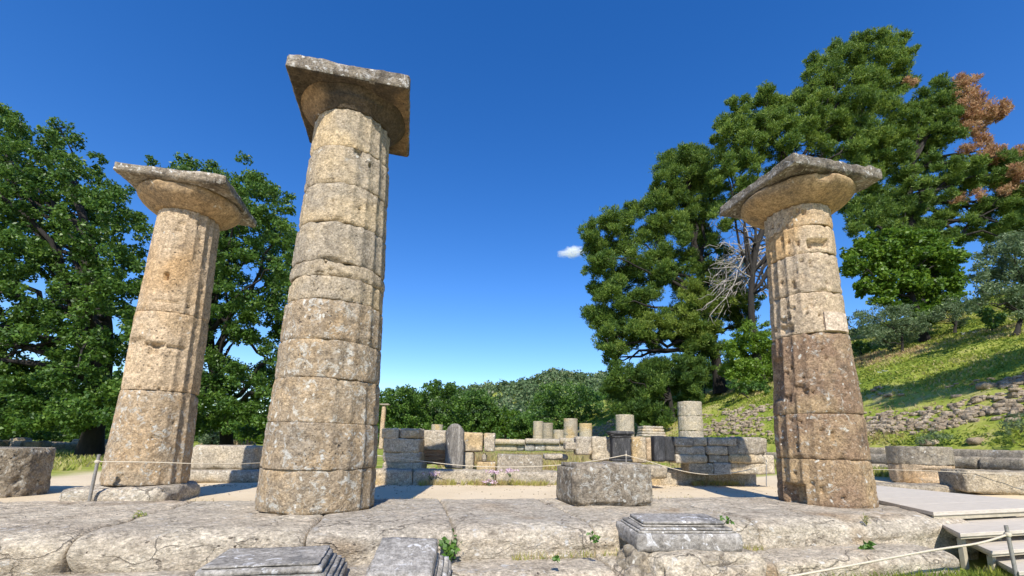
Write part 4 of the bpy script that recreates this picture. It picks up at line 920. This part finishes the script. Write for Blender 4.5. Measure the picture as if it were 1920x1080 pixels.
# pines on the slope
def PB_(lst, D, dj=1.2):
    out_ = []
    for (u, v, r) in lst:
        for k in range(5):
            Dd = D + rg.uniform(-dj, dj) + (-1)**k*r*.4*D/F_PX
            an = k*1.2566+rg.uniform(0, 1.2); rr = r*(.15 if k == 0 else rg.uniform(.45, .75))
            out_.append((at_y(u+rr*math.cos(an), v+rr*math.sin(an)*.8, Dd), r*rg.uniform(.5, .8)*Dd/F_PX))
    return out_
pb = on_ground(1352, 738); DA = float(pb[1])
print('pine A base', pb)
pA = [(1118, 432, 28), (1150, 415, 32), (1190, 400, 30), (1112, 465, 22), (1140, 470, 34), (1180, 450, 36), (1225, 430, 36), (1128, 500, 26), (1160, 515, 34), (1200, 495, 36), (1245, 480, 34),
      (1245, 355, 34), (1240, 385, 28), (1280, 345, 40), (1262, 310, 34), (1295, 290, 32), (1325, 300, 34), (1320, 340, 38), (1285, 390, 38), (1325, 390, 34), (1345, 350, 26), (1270, 430, 36), (1310, 440, 34),
      (1125, 545, 26), (1160, 555, 32), (1120, 590, 30), (1155, 600, 36), (1195, 565, 34), (1200, 605, 34), (1140, 640, 28), (1175, 640, 30), (1150, 672, 18), (1225, 530, 32), (1225, 640, 30),
      (1250, 610, 32), (1255, 510, 28), (1290, 590, 36), (1330, 620, 34), (1300, 545, 34), (1335, 570, 38), (1370, 545, 32), (1375, 590, 32), (1345, 505, 34), (1300, 490, 30), (1405, 560, 24), (1290, 640, 28), (1340, 655, 26), (1262, 560, 16), (1405, 610, 18), (1330, 450, 24), (1360, 470, 18), (1215, 690, 22), (1300, 670, 22), (1320, 690, 18)]
ygap = [(1262, 565, 24, 18), (1240, 668, 24, 14), (1268, 675, 16), (1233, 462, 10)]
pA = [q for q in pA if not any((q[0]-g[0])**2/g[2]**2+(q[1]-g[1])**2/(g[3] if len(g) > 3 else g[2])**2 < .6 for g in ygap)]
BA = PB_(pA, DA)
upper = [q for i, q in enumerate(BA)]
yel = PB_([(1300, 545, 30), (1340, 575, 34), (1370, 548, 30), (1290, 600, 30), (1345, 505, 26), (1250, 612, 26), (1215, 602, 22), (1395, 560, 20), (1330, 620, 26)], DA-1.5, .5)
GP = 'Aleppo-like pines on the slope'
GP = 'tall pines on the slope'
tree('pine_tree', 'leftmost big pine with billowing crown leaning out over the ruins', pb, BA, [at_y(1340, 660, DA), at_y(1325, 600, DA), at_y(1310, 500, DA), at_y(1290, 400, DA), at_y(1290, 330, DA)], 'pine', 1900, .27, .052, 31, .42, 'needle', GP, 26, 4, extra=[('young_foliage', yel, 'pine_b', 900)])
# lower dark pine under it
pL = [(1165, 700, 26), (1150, 730, 26), (1190, 720, 32), (1230, 700, 36), (1270, 690, 34), (1170, 760, 28), (1210, 755, 34), (1250, 735, 36), (1290, 715, 30), (1250, 775, 26), (1290, 755, 26), (1215, 790, 20), (1170, 790, 18), (1310, 690, 22)]
pbL = on_ground(1262, 792); DL = min(float(pbL[1]), 42.)
BL_ = PB_(pL, DL)
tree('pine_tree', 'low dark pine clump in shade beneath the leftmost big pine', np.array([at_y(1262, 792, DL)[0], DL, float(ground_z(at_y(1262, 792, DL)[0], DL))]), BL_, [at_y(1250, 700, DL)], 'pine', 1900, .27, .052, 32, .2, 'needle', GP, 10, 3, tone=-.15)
# tall pine B
pbB = on_ground(1428, 722); DB = float(pbB[1])
print('pine B base', pbB)
pB = [(1345, 395, 18), (1365, 420, 16), (1390, 400, 18), (1640, 280, 30), (1580, 215, 28), (1612, 78, 24), (1655, 72, 26), (1690, 78, 22), (1570, 98, 26), (1610, 110, 32), (1660, 105, 34), (1695, 105, 22), (1535, 118, 24), (1530, 150, 28), (1570, 145, 36), (1620, 155, 40), (1665, 150, 38), (1700, 160, 26),
      (1505, 185, 26), (1540, 195, 36), (1590, 200, 42), (1640, 205, 42), (1690, 205, 34), (1430, 178, 24), (1400, 200, 26), (1440, 210, 32), (1480, 205, 30), (1375, 195, 18), (1362, 235, 26), (1395, 245, 34), (1440, 255, 36), (1490, 250, 38),
      (1545, 250, 40), (1600, 255, 42), (1655, 255, 40), (1700, 255, 32), (1350, 265, 18), (1375, 285, 28), (1415, 300, 30), (1470, 285, 26), (1370, 320, 22), (1345, 330, 18), (1560, 290, 28), (1610, 295, 30), (1665, 300, 30), (1690, 330, 22), (1640, 330, 24), (1500, 330, 28), (1460, 325, 24), (1540, 330, 28), (1580, 340, 28), (1440, 350, 20), (1400, 345, 24), (1385, 370, 20), (1520, 215, 30), (1460, 230, 26)]
tree('pine_tree', 'tallest pine rising behind the right column capital', pbB, PB_(pB, DB), [at_y(1412, 620, DB), at_y(1405, 560, DB), at_y(1420, 420, DB), at_y(1500, 300, DB), at_y(1580, 180, DB)], 'pine', 1900, .27, .052, 33, .26, 'needle', GP, 30, 3, tone=.08)
# pine C with dead brown branch tips
pbC = on_ground(1735, 612); DC = float(pbC[1]) 
print('pine C base', pbC)
pC = [(1600, 380, 28), (1640, 365, 28), (1690, 365, 26), (1735, 380, 26), (1830, 415, 26), (1860, 440, 26), (1905, 430, 28), (1945, 440, 28), (1900, 365, 28), (1940, 365, 30), (1770, 450, 24), (1740, 440, 26), (1740, 190, 30), (1775, 165, 32), (1765, 215, 36), (1720, 235, 32), (1795, 190, 22), (1750, 260, 34), (1710, 290, 28), (1790, 245, 26), (1760, 305, 30), (1715, 325, 28), (1800, 320, 30), (1840, 310, 28), (1880, 305, 28), (1830, 340, 26),
      (1790, 350, 30), (1745, 350, 26), (1870, 335, 26), (1915, 300, 24), (1950, 300, 30), (1850, 385, 26), (1900, 395, 30), (1940, 400, 34), (1790, 385, 26), (1880, 425, 24), (1770, 410, 24), (1640, 400, 28), (1610, 420, 26), (1670, 385, 30), (1700, 400, 30), (1650, 430, 28), (1730, 420, 26), (1810, 440, 26), (1690, 430, 28), (1960, 350, 30)]
dC = [(1790, 215, 22), (1822, 225, 24), (1850, 225, 20), (1875, 215, 18), (1890, 205, 14), (1835, 185, 16), (1800, 185, 18), (1845, 265, 20), (1870, 285, 22), (1915, 320, 24), (1945, 345, 24), (1895, 350, 22), (1812, 150, 20), (1822, 172, 18), (1812, 205, 24), (1840, 205, 22), (1865, 205, 20), (1805, 230, 24), (1830, 245, 18), (1885, 192, 10), (1850, 285, 18), (1815, 280, 16), (1905, 335, 24), (1880, 352, 18), (1940, 330, 26), (1915, 285, 16), (1708, 155, 14), (1800, 372, 14), (1835, 365, 14)]
tree('pine_tree', 'right pine with rust-brown dead branch tips against the sky', pbC, PB_(pC, DC), [at_y(1720, 470, DC), at_y(1700, 380, DC), at_y(1710, 300, DC), at_y(1770, 200, DC)], 'pine', 1900, .27, .052, 34, .38, 'needle', GP, 30, 3,
     extra=[('dead_foliage', PB_(dC, DC-.5, .6), 'dead', 900)])
# tangle of dead grey branches on pine A / B
rng = np.random.default_rng(9)
db = []
for i in range(26):
    s = at_y(1430+rng.uniform(-15, 20), rng.uniform(430, 560), DA-2.5+rng.uniform(-1, 1)); e = at_y(1350+rng.uniform(-25, 40), rng.uniform(380, 600), DA-3+rng.uniform(-1.5, 1.5))
    mid = (s+e)/2+np.array([0, 0, rng.uniform(.2, 1.2)]); tb = np.linspace(0, 1, 9)[:, None]
    cv_ = (1-tb)**2*s+2*tb*(1-tb)*mid+tb*tb*e; cv_[1:-1] += rng.normal(size=(7, 3))*.12
    db.append((cv_, np.linspace(.06, .02, 9), 5))
    for k in range(14):
        j = rng.integers(1, 9); d = unit(rng.normal(size=3)+np.array([-.3, 0, -.5])); 
        e2 = cv_[j]+d*rng.uniform(.5, 1.6); db.append((np.linspace(cv_[j], e2, 4)+np.vstack([np.zeros(3), rng.normal(size=(2, 3))*.1, np.zeros(3)]), np.linspace(.022, .012, 4), 3))
V, Fq = tubes(db); o_ = at_y(1428, 560, DA-.5)
tA = [o for o in C.objects if o.name.startswith('pine_tree')][0]
o = mesh_np('dead_branches', V-np.array(pb), Fq, M['bark_grey'], tA)
# broad dark leafy tree right of column R, olives
def shaped_tree(name, label, blobs_px, base_uv, mat, dens, L_, W_, seed, r0, group=None, D=None, tone=0, kind='broad', nl=12, twig=3, cat='tree'):
    p = on_ground(*base_uv); Dd = float(p[1]) if D is None else D
    if D is not None: p = np.array([at_y(base_uv[0], base_uv[1], D)[0], D, float(ground_z(at_y(base_uv[0], base_uv[1], D)[0], D))])
    B = PB_(blobs_px, Dd, .8); top = min(blobs_px, key=lambda q: q[1])
    print(label[:30], p)
    return tree(name, label, p, B, [at_y((base_uv[0]+top[0])/2, (base_uv[1]+top[1])/2, Dd), at_y(top[0], top[1]+30, Dd)], mat, dens, L_, W_, seed, r0, kind, group, nl, twig, tone, cat=cat)
shaped_tree('broadleaf_tree', 'dense dark green leafy tree on the slope right of the brown column', [(1610, 470, 28), (1640, 460, 32), (1680, 455, 34), (1720, 460, 34), (1755, 475, 30), (1785, 490, 26), (1600, 500, 24), (1635, 505, 34), (1680, 500, 38), (1725, 505, 38), (1770, 515, 34), (1795, 530, 20), (1625, 540, 22), (1660, 545, 32), (1700, 550, 36), (1745, 550, 34), (1780, 560, 24), (1690, 580, 22), (1720, 585, 26), (1755, 590, 22)],
            (1735, 640), 'maple', 1064, 0.221, 0.128, 41, .22)
shaped_tree('olive_tree', 'silvery olive tree at the right picture edge', [(1850, 480, 28), (1885, 465, 32), (1920, 455, 34), (1955, 450, 34), (1840, 515, 24), (1875, 510, 34), (1915, 505, 38), (1955, 505, 38), (1850, 545, 24), (1890, 550, 30), (1930, 550, 32), (1830, 570, 18), (1910, 580, 22)],
            (1905, 630), 'olive', 1178, 0.17, 0.056, 42, .09, 'olive trees on the slope')
shaped_tree('olive_tree', 'small grey-green olive tree with a thin trunk right of the brown column', [(1625, 605, 22), (1655, 592, 24), (1690, 590, 24), (1720, 600, 20), (1640, 622, 20), (1675, 618, 24), (1705, 620, 22), (1735, 615, 14), (1612, 590, 12)],
            (1692, 662), 'olive', 1330, 0.145, 0.04, 43, .07, 'olive trees on the slope')
shaped_tree('olive_tree', 'thin olive tree farther up the slope between two leafy trees', [(1770, 585, 20), (1795, 575, 20), (1820, 580, 18), (1745, 600, 16), (1800, 600, 16)], (1790, 625), 'olive', 1330, 0.153, 0.044, 44, .08, 'olive trees on the slope')
shaped_tree('broadleaf_tree', 'fresh light green bushy tree just left of the brown column', [(1390, 635, 24), (1420, 625, 26), (1375, 660, 24), (1405, 665, 30), (1435, 660, 26), (1372, 690, 20), (1400, 697, 26), (1432, 698, 26), (1448, 640, 24), (1455, 680, 24)],
            (1412, 728), 'maple', 1178, 0.17, 0.08, 45, .1, tone=.15)
shaped_tree('shrub', 'bright green shrub below the trunk of the leftmost pine', [(1315, 712, 14), (1325, 700, 14), (1335, 720, 12), (1308, 728, 12)], (1320, 742), 'maple', 700, .2, .12, 46, .05, cat='shrub')
shaped_tree('shrub', 'low dark shrub left of the tallest column stump', [(1195, 770, 16), (1220, 765, 18), (1245, 772, 16), (1205, 785, 14), (1235, 788, 14)], (1220, 800), 'oak2', 600, .2, .13, 47, .05, D=34, cat='shrub')
shaped_tree('shrub', 'shrub on the slope foot behind the brown column', [(1585, 600, 14), (1600, 620, 14), (1580, 640, 12)], (1590, 655), 'olive', 600, .18, .06, 48, .05, cat='shrub')
for k_, (pts_, bs_, mt_, lab_) in enumerate([
    ([(1655, 640, 11), (1675, 636, 12), (1668, 650, 9)], (1668, 662), 'olive', 'low grey shrub at the foot of the small olive tree'),
    ([(1850, 590, 14), (1875, 596, 13), (1862, 606, 12)], (1862, 622), 'oak2', 'dark green shrub on the slope left of the right olive tree'),
    ([(1375, 722, 13), (1400, 728, 14), (1425, 724, 13), (1440, 732, 10)], (1405, 748), 'oak2', 'dark undergrowth beneath the bright bush left of the brown column'),
    ([(1292, 742, 13), (1315, 748, 12), (1275, 752, 12)], (1295, 764), 'oak2', 'dark undergrowth behind the tallest column stump'),
    ([(1610, 650, 12), (1625, 655, 10)], (1618, 668), 'oak', 'small dark shrub touching the right side of the brown column')]):
    shaped_tree('shrub', lab_, pts_, bs_, mt_, 1100, .16, .09, 60+k_, .04, cat='shrub', nl=5, twig=1, tone=-.1)
# a pine standing just outside the picture at right, whose shade falls on the slope
tg = on_ground(1850, 694); print('shade target', tg)
cc_ = tg - np.array(sd)*(8.5/math.sin(R_(SUN_EL)))
pp_ = np.array([cc_[0]+1.5, cc_[1], float(ground_z(cc_[0]+1.5, cc_[1]))])
BB = [(cc_+np.array([rg.uniform(-2.6, 3.2), rg.uniform(-1.6, 1.6), rg.uniform(-1.0, 1.0)]), rg.uniform(.8, 1.3)) for _ in range(18)]
tree('pine_tree', 'pine outside the right edge of the picture, shading the slope', pp_, BB, [pp_+np.array([0, 0, 3]), cc_], 'pine', 420, .4, .1, 35, .3, 'needle', GP, 10, 2)

# far wooded ridge: one mass
rng = np.random.default_rng(3)
N = 1500
tx = rng.uniform(-.5, .42, N); yy = rng.uniform(115, 235, N)
x = tx*yy; z = ground_z(x, yy); Bf = []
for i in range(N):
    Rr_ = rng.uniform(1.8, 3.6); Bf.append((np.array([x[i], yy[i], z[i]+Rr_*.75]), Rr_))
V, rn = leaves(Bf, 9, 1.15, .85, rng, 'broad', 7, .85)
set_tag(leaf_obj('ridge_forest', V, rn, M['forest']), 'wooded ridge of many small trees far behind the ruins', 'forest', kind='stuff')
N = 420
tx = rng.uniform(-1.7, -.18, N); yy = rng.uniform(60, 105, N); x = tx*yy; z = ground_z(x, yy)
Bf = [(np.array([x[i], yy[i], z[i]+rng.uniform(.6, 4.2)+(rng.uniform(0, 6) if x[i] < -.8*yy[i] else 0)]), rng.uniform(1.6, 2.8)) for i in range(N)]
V, rn = leaves(Bf, 36, .6, .42, rng, 'broad', 8, .85, tone=-.15)
set_tag(leaf_obj('far_thicket', V, rn, M['oak']), 'dark thicket closing the view far behind the left columns', 'thicket', kind='stuff')
N = 130
tx = rng.uniform(-.20, .42, N); yy = rng.uniform(64, 95, N); x = tx*yy; z = ground_z(x, yy)
Bf = [(np.array([x[i], yy[i], z[i]+rng.uniform(.3, 1.3)]), rng.uniform(1.1, 1.9)) for i in range(N)]
V, rn = leaves(Bf, 34, .6, .42, rng, 'broad', 8, .85)
set_tag(leaf_obj('cella_thicket', V, rn, M['oak2']), 'green thicket behind the column stumps in the middle', 'thicket', kind='stuff')

# ------------------------------------------------------------------ grass and weeds
def blades(x, y, h, wd, rng, rnd, lean=.35, z=None):
    n_ = len(x); z = ground_z(x, y) if z is None else z
    p = np.stack([x, y, z-.01], -1); th = rng.uniform(0, 6.28, n_)
    s = np.stack([np.cos(th), np.sin(th), 0*th], -1)*(wd*rng.uniform(.6, 1.4, n_))[:, None]*.5
    t = p + np.stack([rng.normal(0, lean, n_), rng.normal(0, lean, n_), np.ones(n_)], -1)*(h*rng.uniform(.5, 1.3, n_))[:, None]
    mid = (p+t)/2+np.array([0, 0, .0])
    V = np.stack([p-s, p+s, mid+s*.8, t, mid-s*.8], 1).reshape(-1, 3)
    return V, np.repeat(np.clip(rnd, 0, 1), 5)
def blade_obj(name, V, rn, mat, label, cat):
    F5 = np.arange(len(V)).reshape(-1, 5)
    return set_tag(mesh_np(name, V, F5, mat, smooth=False, attrs={'rnd': rn}), label, cat, kind='stuff')
rng = np.random.default_rng(21)
# hillside
N = 240000
d = rng.uniform(0, 1, N)**.6; bb = rng.uniform(-1, 50, N)*1.0; aa = 15.0 + 32*rng.uniform(0, 1, N)**1.2
x = aa*CS-bb*SN; y = aa*SN+bb*CS
P = np.stack([x, y, 0*x], -1)
nA = fbm(P, .25, 3, 41); nB = fbm(P, .9, 3, 42)
band = sstep(aa, 15.2, 15.8)*(1-sstep(aa, 17.8, 19.4))
k = (rng.uniform(0, 1, N) > band*.80)
tone = .33 + .6*nA + .45*nB + rng.normal(0, .14, N) + band*.25 + .35*np.exp(-((aa-24)/2.5)**2)*sstep(bb, 9, 14)
V, rn = blades(x[k], y[k], (.10+.08*nB[k]+.05*nA[k]), .028+.0018*np.hypot(x[k], y[k]), rng, tone[k], .6)
blade_obj('hillside_grass', V, rn, M['grass'], 'yellow-green spring grass covering the slope', 'grass')
# yellow scrub on the crest
N = 26000
u_ = rng.uniform(1740, 1960, N); aa = rng.uniform(27, 40, N); bb = rng.uniform(0, 14, N); x = aa*CS-bb*SN; y = aa*SN+bb*CS
P = np.stack([x, y, 0*x], -1); k = fbm(P, .3, 2, 51) > -.05
V, rn = blades(x[k], y[k], .38, .10, rng, rng.uniform(.2, 1, k.sum()))
blade_obj('yellow_scrub', V, rn, M['yellow'], 'bright yellow-green scrub below the right olive tree', 'scrub')
# small white flowers
N = 9000
aa = rng.uniform(18.5, 27, N); bb = rng.uniform(1, 16, N); x = aa*CS-bb*SN; y = aa*SN+bb*CS; P = np.stack([x, y, 0*x], -1); k = fbm(P, .55, 3, 61) > .3
V, rn = blades(x[k], y[k], .05, .09, rng, rng.uniform(0, 1, k.sum()), 1.0, ground_z(x[k], y[k])+.17)
blade_obj('white_wildflowers', V, rn, M['white_fl'], 'scatter of tiny white flowers in the slope grass', 'flowers')
# cella dry grass, lawn at left, terrace foot, weeds in front
def patch(name, a0, a1, b0, b1, N, h, wd, tone, label, seed, mat='grass', thr=-.15, sc=.9):
    r = np.random.default_rng(seed); aa = r.uniform(a0, a1, N); bb = r.uniform(b0, b1, N); x = aa*CS-bb*SN; y = aa*SN+bb*CS
    n1 = fbm(np.stack([x, y, 0*x], -1), sc, 3, seed); k = n1 > thr
    V, rn = blades(x[k], y[k], h, wd, r, tone + .4*n1[k] + r.normal(0, .12, k.sum()))
    return blade_obj(name, V, rn, M[mat], label, 'grass')
patch('cella_grass', .9, 9.5, 11.2, 19.5, 22000, .20, .035, .78, 'dry yellowish grass growing inside the cella walls', 71)
patch('lawn_grass', -30, -5.5, 12.5, 42, 42000, .16, .06, .55, 'green and yellow grass on the left lawn', 72)
patch('terrace_grass', 11.8, 13.4, 1.0, 20, 14000, .18, .035, .5, 'green grass strip before the terrace walls', 73)
patch('front_weeds', 3.0, 6.0, 2.9, 3.53, 5200, .10, .010, .35, 'low weeds and grass along the foot of the lower step', 74, thr=-.25, sc=2.5)
patch('foundation_weeds', -.8, 7.9, 9.22, 9.44, 5200, .12, .014, .6, 'dry weeds along the foot of the foundation blocks', 75, thr=-.0, sc=2)
patch('wall_weeds', .2, 5.2, 9.9, 10.25, 5600, .24, .018, .45, 'green and yellow weeds along the foot of the ruined walls', 76, thr=-.2, sc=2)
patch('footing_weeds', -4.4, -2.8, 6.2, 6.45, 1500, .09, .010, .45, 'small weeds around the footing of the left column', 77, thr=-.1, sc=2)
N = 1900; aa = rng.uniform(-3.9, 5.4, N); bb = 4.0-np.abs(rng.normal(0, .025, N)); x = aa*CS-bb*SN; y = aa*SN+bb*CS
k = fbm(np.stack([x, y, 0*x], -1), 2.2, 3, 88) > .22
V, rn = blades(x[k], y[k], .07, .006, rng, rng.uniform(.3, 1, k.sum()), .5, np.full(k.sum(), -.262))
blade_obj('joint_weeds', V, rn, M['grass'], 'thin dry weeds in the joint between the platform and the lower step', 'grass')
N = 700; aa = rng.uniform(-2.6, 5.8, N); bb = rng.uniform(5.9, 6.06, N); x = aa*CS-bb*SN; y = aa*SN+bb*CS
k = fbm(np.stack([x, y, 0*x], -1), 1.6, 2, 89) > .1
V, rn = blades(x[k], y[k], .06, .007, rng, rng.uniform(.5, 1, k.sum()), .6, np.full(k.sum(), -.03))
blade_obj('edge_weeds', V, rn, M['grass'], 'sparse dry weeds along the back edge of the platform', 'grass')
# individual leafy plants
def plant(p, h, n_, L_, W_, mat, label, seed, spread=.5, droop=.3, name='leafy_weed', cat='plant', flower=None):
    r = np.random.default_rng(seed); p = np.array(p, float)
    t = empty(name, p, label, cat)
    stems, lv_, rr_ = [], [], []
    for i in range(max(3, n_//6)):
        d = np.array([r.normal(0, spread), r.normal(0, spread), 1.]); d /= np.linalg.norm(d)
        e = d*h*r.uniform(.6, 1.1); mid = e*.5+np.array([0, 0, h*.12]); tb = np.linspace(0, 1, 6)[:, None]
        c_ = 2*tb*(1-tb)*mid+tb*tb*e; stems.append((c_, np.linspace(.003, .0015, 6), 4))
        for k in range(6):
            q = c_[r.integers(1, 6)]; ax = unit(r.normal(size=3)+np.array([0, -.3, -droop])); s_ = unit(np.cross(ax, unit(r.normal(size=3)*.4+np.array([0, -.7, .7]))))
            l = L_*r.uniform(.6, 1.2); w_ = W_*r.uniform(.7, 1.2)
            lv_.append(np.stack([q, q+ax*l*.45+s_*w_*.5, q+ax*l, q+ax*l*.45-s_*w_*.5])); rr_ += [r.uniform(.1, .95)]*4
    V, Fq = tubes(stems); mesh_np('stem', V, Fq, M['weed'], t)
    leaf_obj('leaves', np.concatenate(lv_), np.array(rr_), M[mat], t)
    if flower:
        fl = []
        for i in range(22):
            q = np.array([r.normal(0, h*.5), r.normal(0, h*.4), h*r.uniform(.7, 1.15)])
            for k in range(4):
                ax = unit(r.normal(size=3)); s_ = unit(np.cross(ax, r.normal(size=3))); fl.append(np.stack([q, q+ax*.02+s_*.014, q+ax*.04, q+ax*.02-s_*.014]))
        leaf_obj('petals', np.concatenate(fl), r.uniform(0, 1, len(fl)*4), M[flower], t)
    return t
plant(at_z(842, 1052, -.26)+np.array([0, -.05, 0]), .24, 70, .055, .04, 'weed', 'leafy green weed climbing the stylobate face beside the middle marble base', 1, .35)
plant(at_y(1622, 1030, 4.75), .09, 40, .06, .045, 'weed', 'leafy weed at the stylobate foot under the brown column', 2, .9)
plant(at_y(1358, 982, 4.35), .08, 18, .04, .03, 'weed', 'small green sprout behind the right marble base', 3, .6)
plant(at_y(1115, 1016, 3.95), .08, 24, .04, .03, 'weed', 'small sprout left of the right marble base', 4, .8)
plant(at_y(1041, 1050, 3.75), .04, 12, .035, .03, 'weed', 'tiny green sprout at the stylobate foot in the centre', 5, .6)
plant(at_y(10, 965, 5.0), .12, 60, .09, .012, 'weed', 'narrow-leaved tuft at the left picture edge', 6, 1.0)
plant(at_y(1625, 985, 5.05), .10, 40, .05, .008, 'grass', 'dry brown tuft in a crack below the brown column', 7, .8)
plant(at_z(262, 968, 0), .06, 40, .05, .008, 'grass', 'dry tuft on the left stylobate block', 8, 1.2)
for i, (u, v) in enumerate([(808, 890), (925, 886), (957, 884), (918, 904), (1058, 890)]):
    plant(at_y(u, v+10, 9.3), .13, 30, .05, .02, 'olive', ('pink flowering plant at the left, beside the column shadow', 'tall pink flowers in the middle of the foundation', 'bushy pink flowers on the right of the middle clump', 'low pink flowers at the foot of the foundation blocks', 'pink flowers beside the big rough block')[i], 20+i, .7, name='pink_flower', cat='flower', flower='pink')
# bushes on the lawn/terrace
shaped_tree('shrub', 'grey-green bush in the grass above the terrace wall', [(1740, 822, 12), (1760, 818, 14), (1780, 824, 12), (1725, 826, 9)], (1755, 834), 'olive', 1500, .16, .02, 51, .02, cat='shrub', nl=4)
shaped_tree('shrub', 'grey-green bush on the rubble at the right edge', [(1890, 800, 16), (1915, 792, 18), (1940, 800, 18)], (1915, 815), 'olive', 1300, .16, .02, 52, .02, cat='shrub', nl=4)

# ------------------------------------------------------------------ cloud
m, n, L = mat_new('cloud_vapour')
out = n.new('ShaderNodeOutputMaterial'); pv = n.new('ShaderNodeVolumePrincipled'); pv.inputs['Color'].default_value = (1, 1, 1, 1); pv.inputs['Anisotropy'].default_value = -.3
tc = n.new('ShaderNodeTexCoord'); nn_ = n.new('ShaderNodeTexNoise'); nn_.inputs['Scale'].default_value = .035; nn_.inputs['Detail'].default_value = 5; L.new(tc.outputs['Object'], nn_.inputs['Vector'])
ln = n.new('ShaderNodeVectorMath'); ln.operation = 'LENGTH'; mp = n.new('ShaderNodeVectorMath'); mp.operation = 'DIVIDE'; mp.inputs[1].default_value = (46, 30, 17); L.new(tc.outputs['Object'], mp.inputs[0]); L.new(mp.outputs[0], ln.inputs[0])
s1 = n.new('ShaderNodeMath'); s1.operation = 'SUBTRACT'; s1.inputs[0].default_value = 1.0; L.new(ln.outputs['Value'], s1.inputs[1])
s2 = n.new('ShaderNodeMath'); s2.operation = 'MULTIPLY_ADD'; L.new(nn_.outputs['Fac'], s2.inputs[0]); s2.inputs[1].default_value = 1.6; s2.inputs[2].default_value = -.95
s3 = n.new('ShaderNodeMath'); s3.operation = 'ADD'; s3.use_clamp = True; L.new(s1.outputs[0], s3.inputs[0]); L.new(s2.outputs[0], s3.inputs[1])
s4 = n.new('ShaderNodeMath'); s4.operation = 'MULTIPLY'; s4.inputs[1].default_value = .13; L.new(s3.outputs[0], s4.inputs[0]); L.new(s4.outputs[0], pv.inputs['Density'])
L.new(pv.outputs[0], out.inputs['Volume'])
V, Fq = block_mesh(2, 2, 2, res=.25, rnd=.95, amp=0, big=0); V[:, 2] -= 1; V = V*np.array([50, 32, 19])
o = mesh_np('cloud', V, Fq, m, None, at_y(1072, 473, 1100)); set_tag(o, 'single small white cloud left of the leftmost pine', 'cloud')
for o in list(C.objects):
    if '_o' in o.keys(): del o['_o']
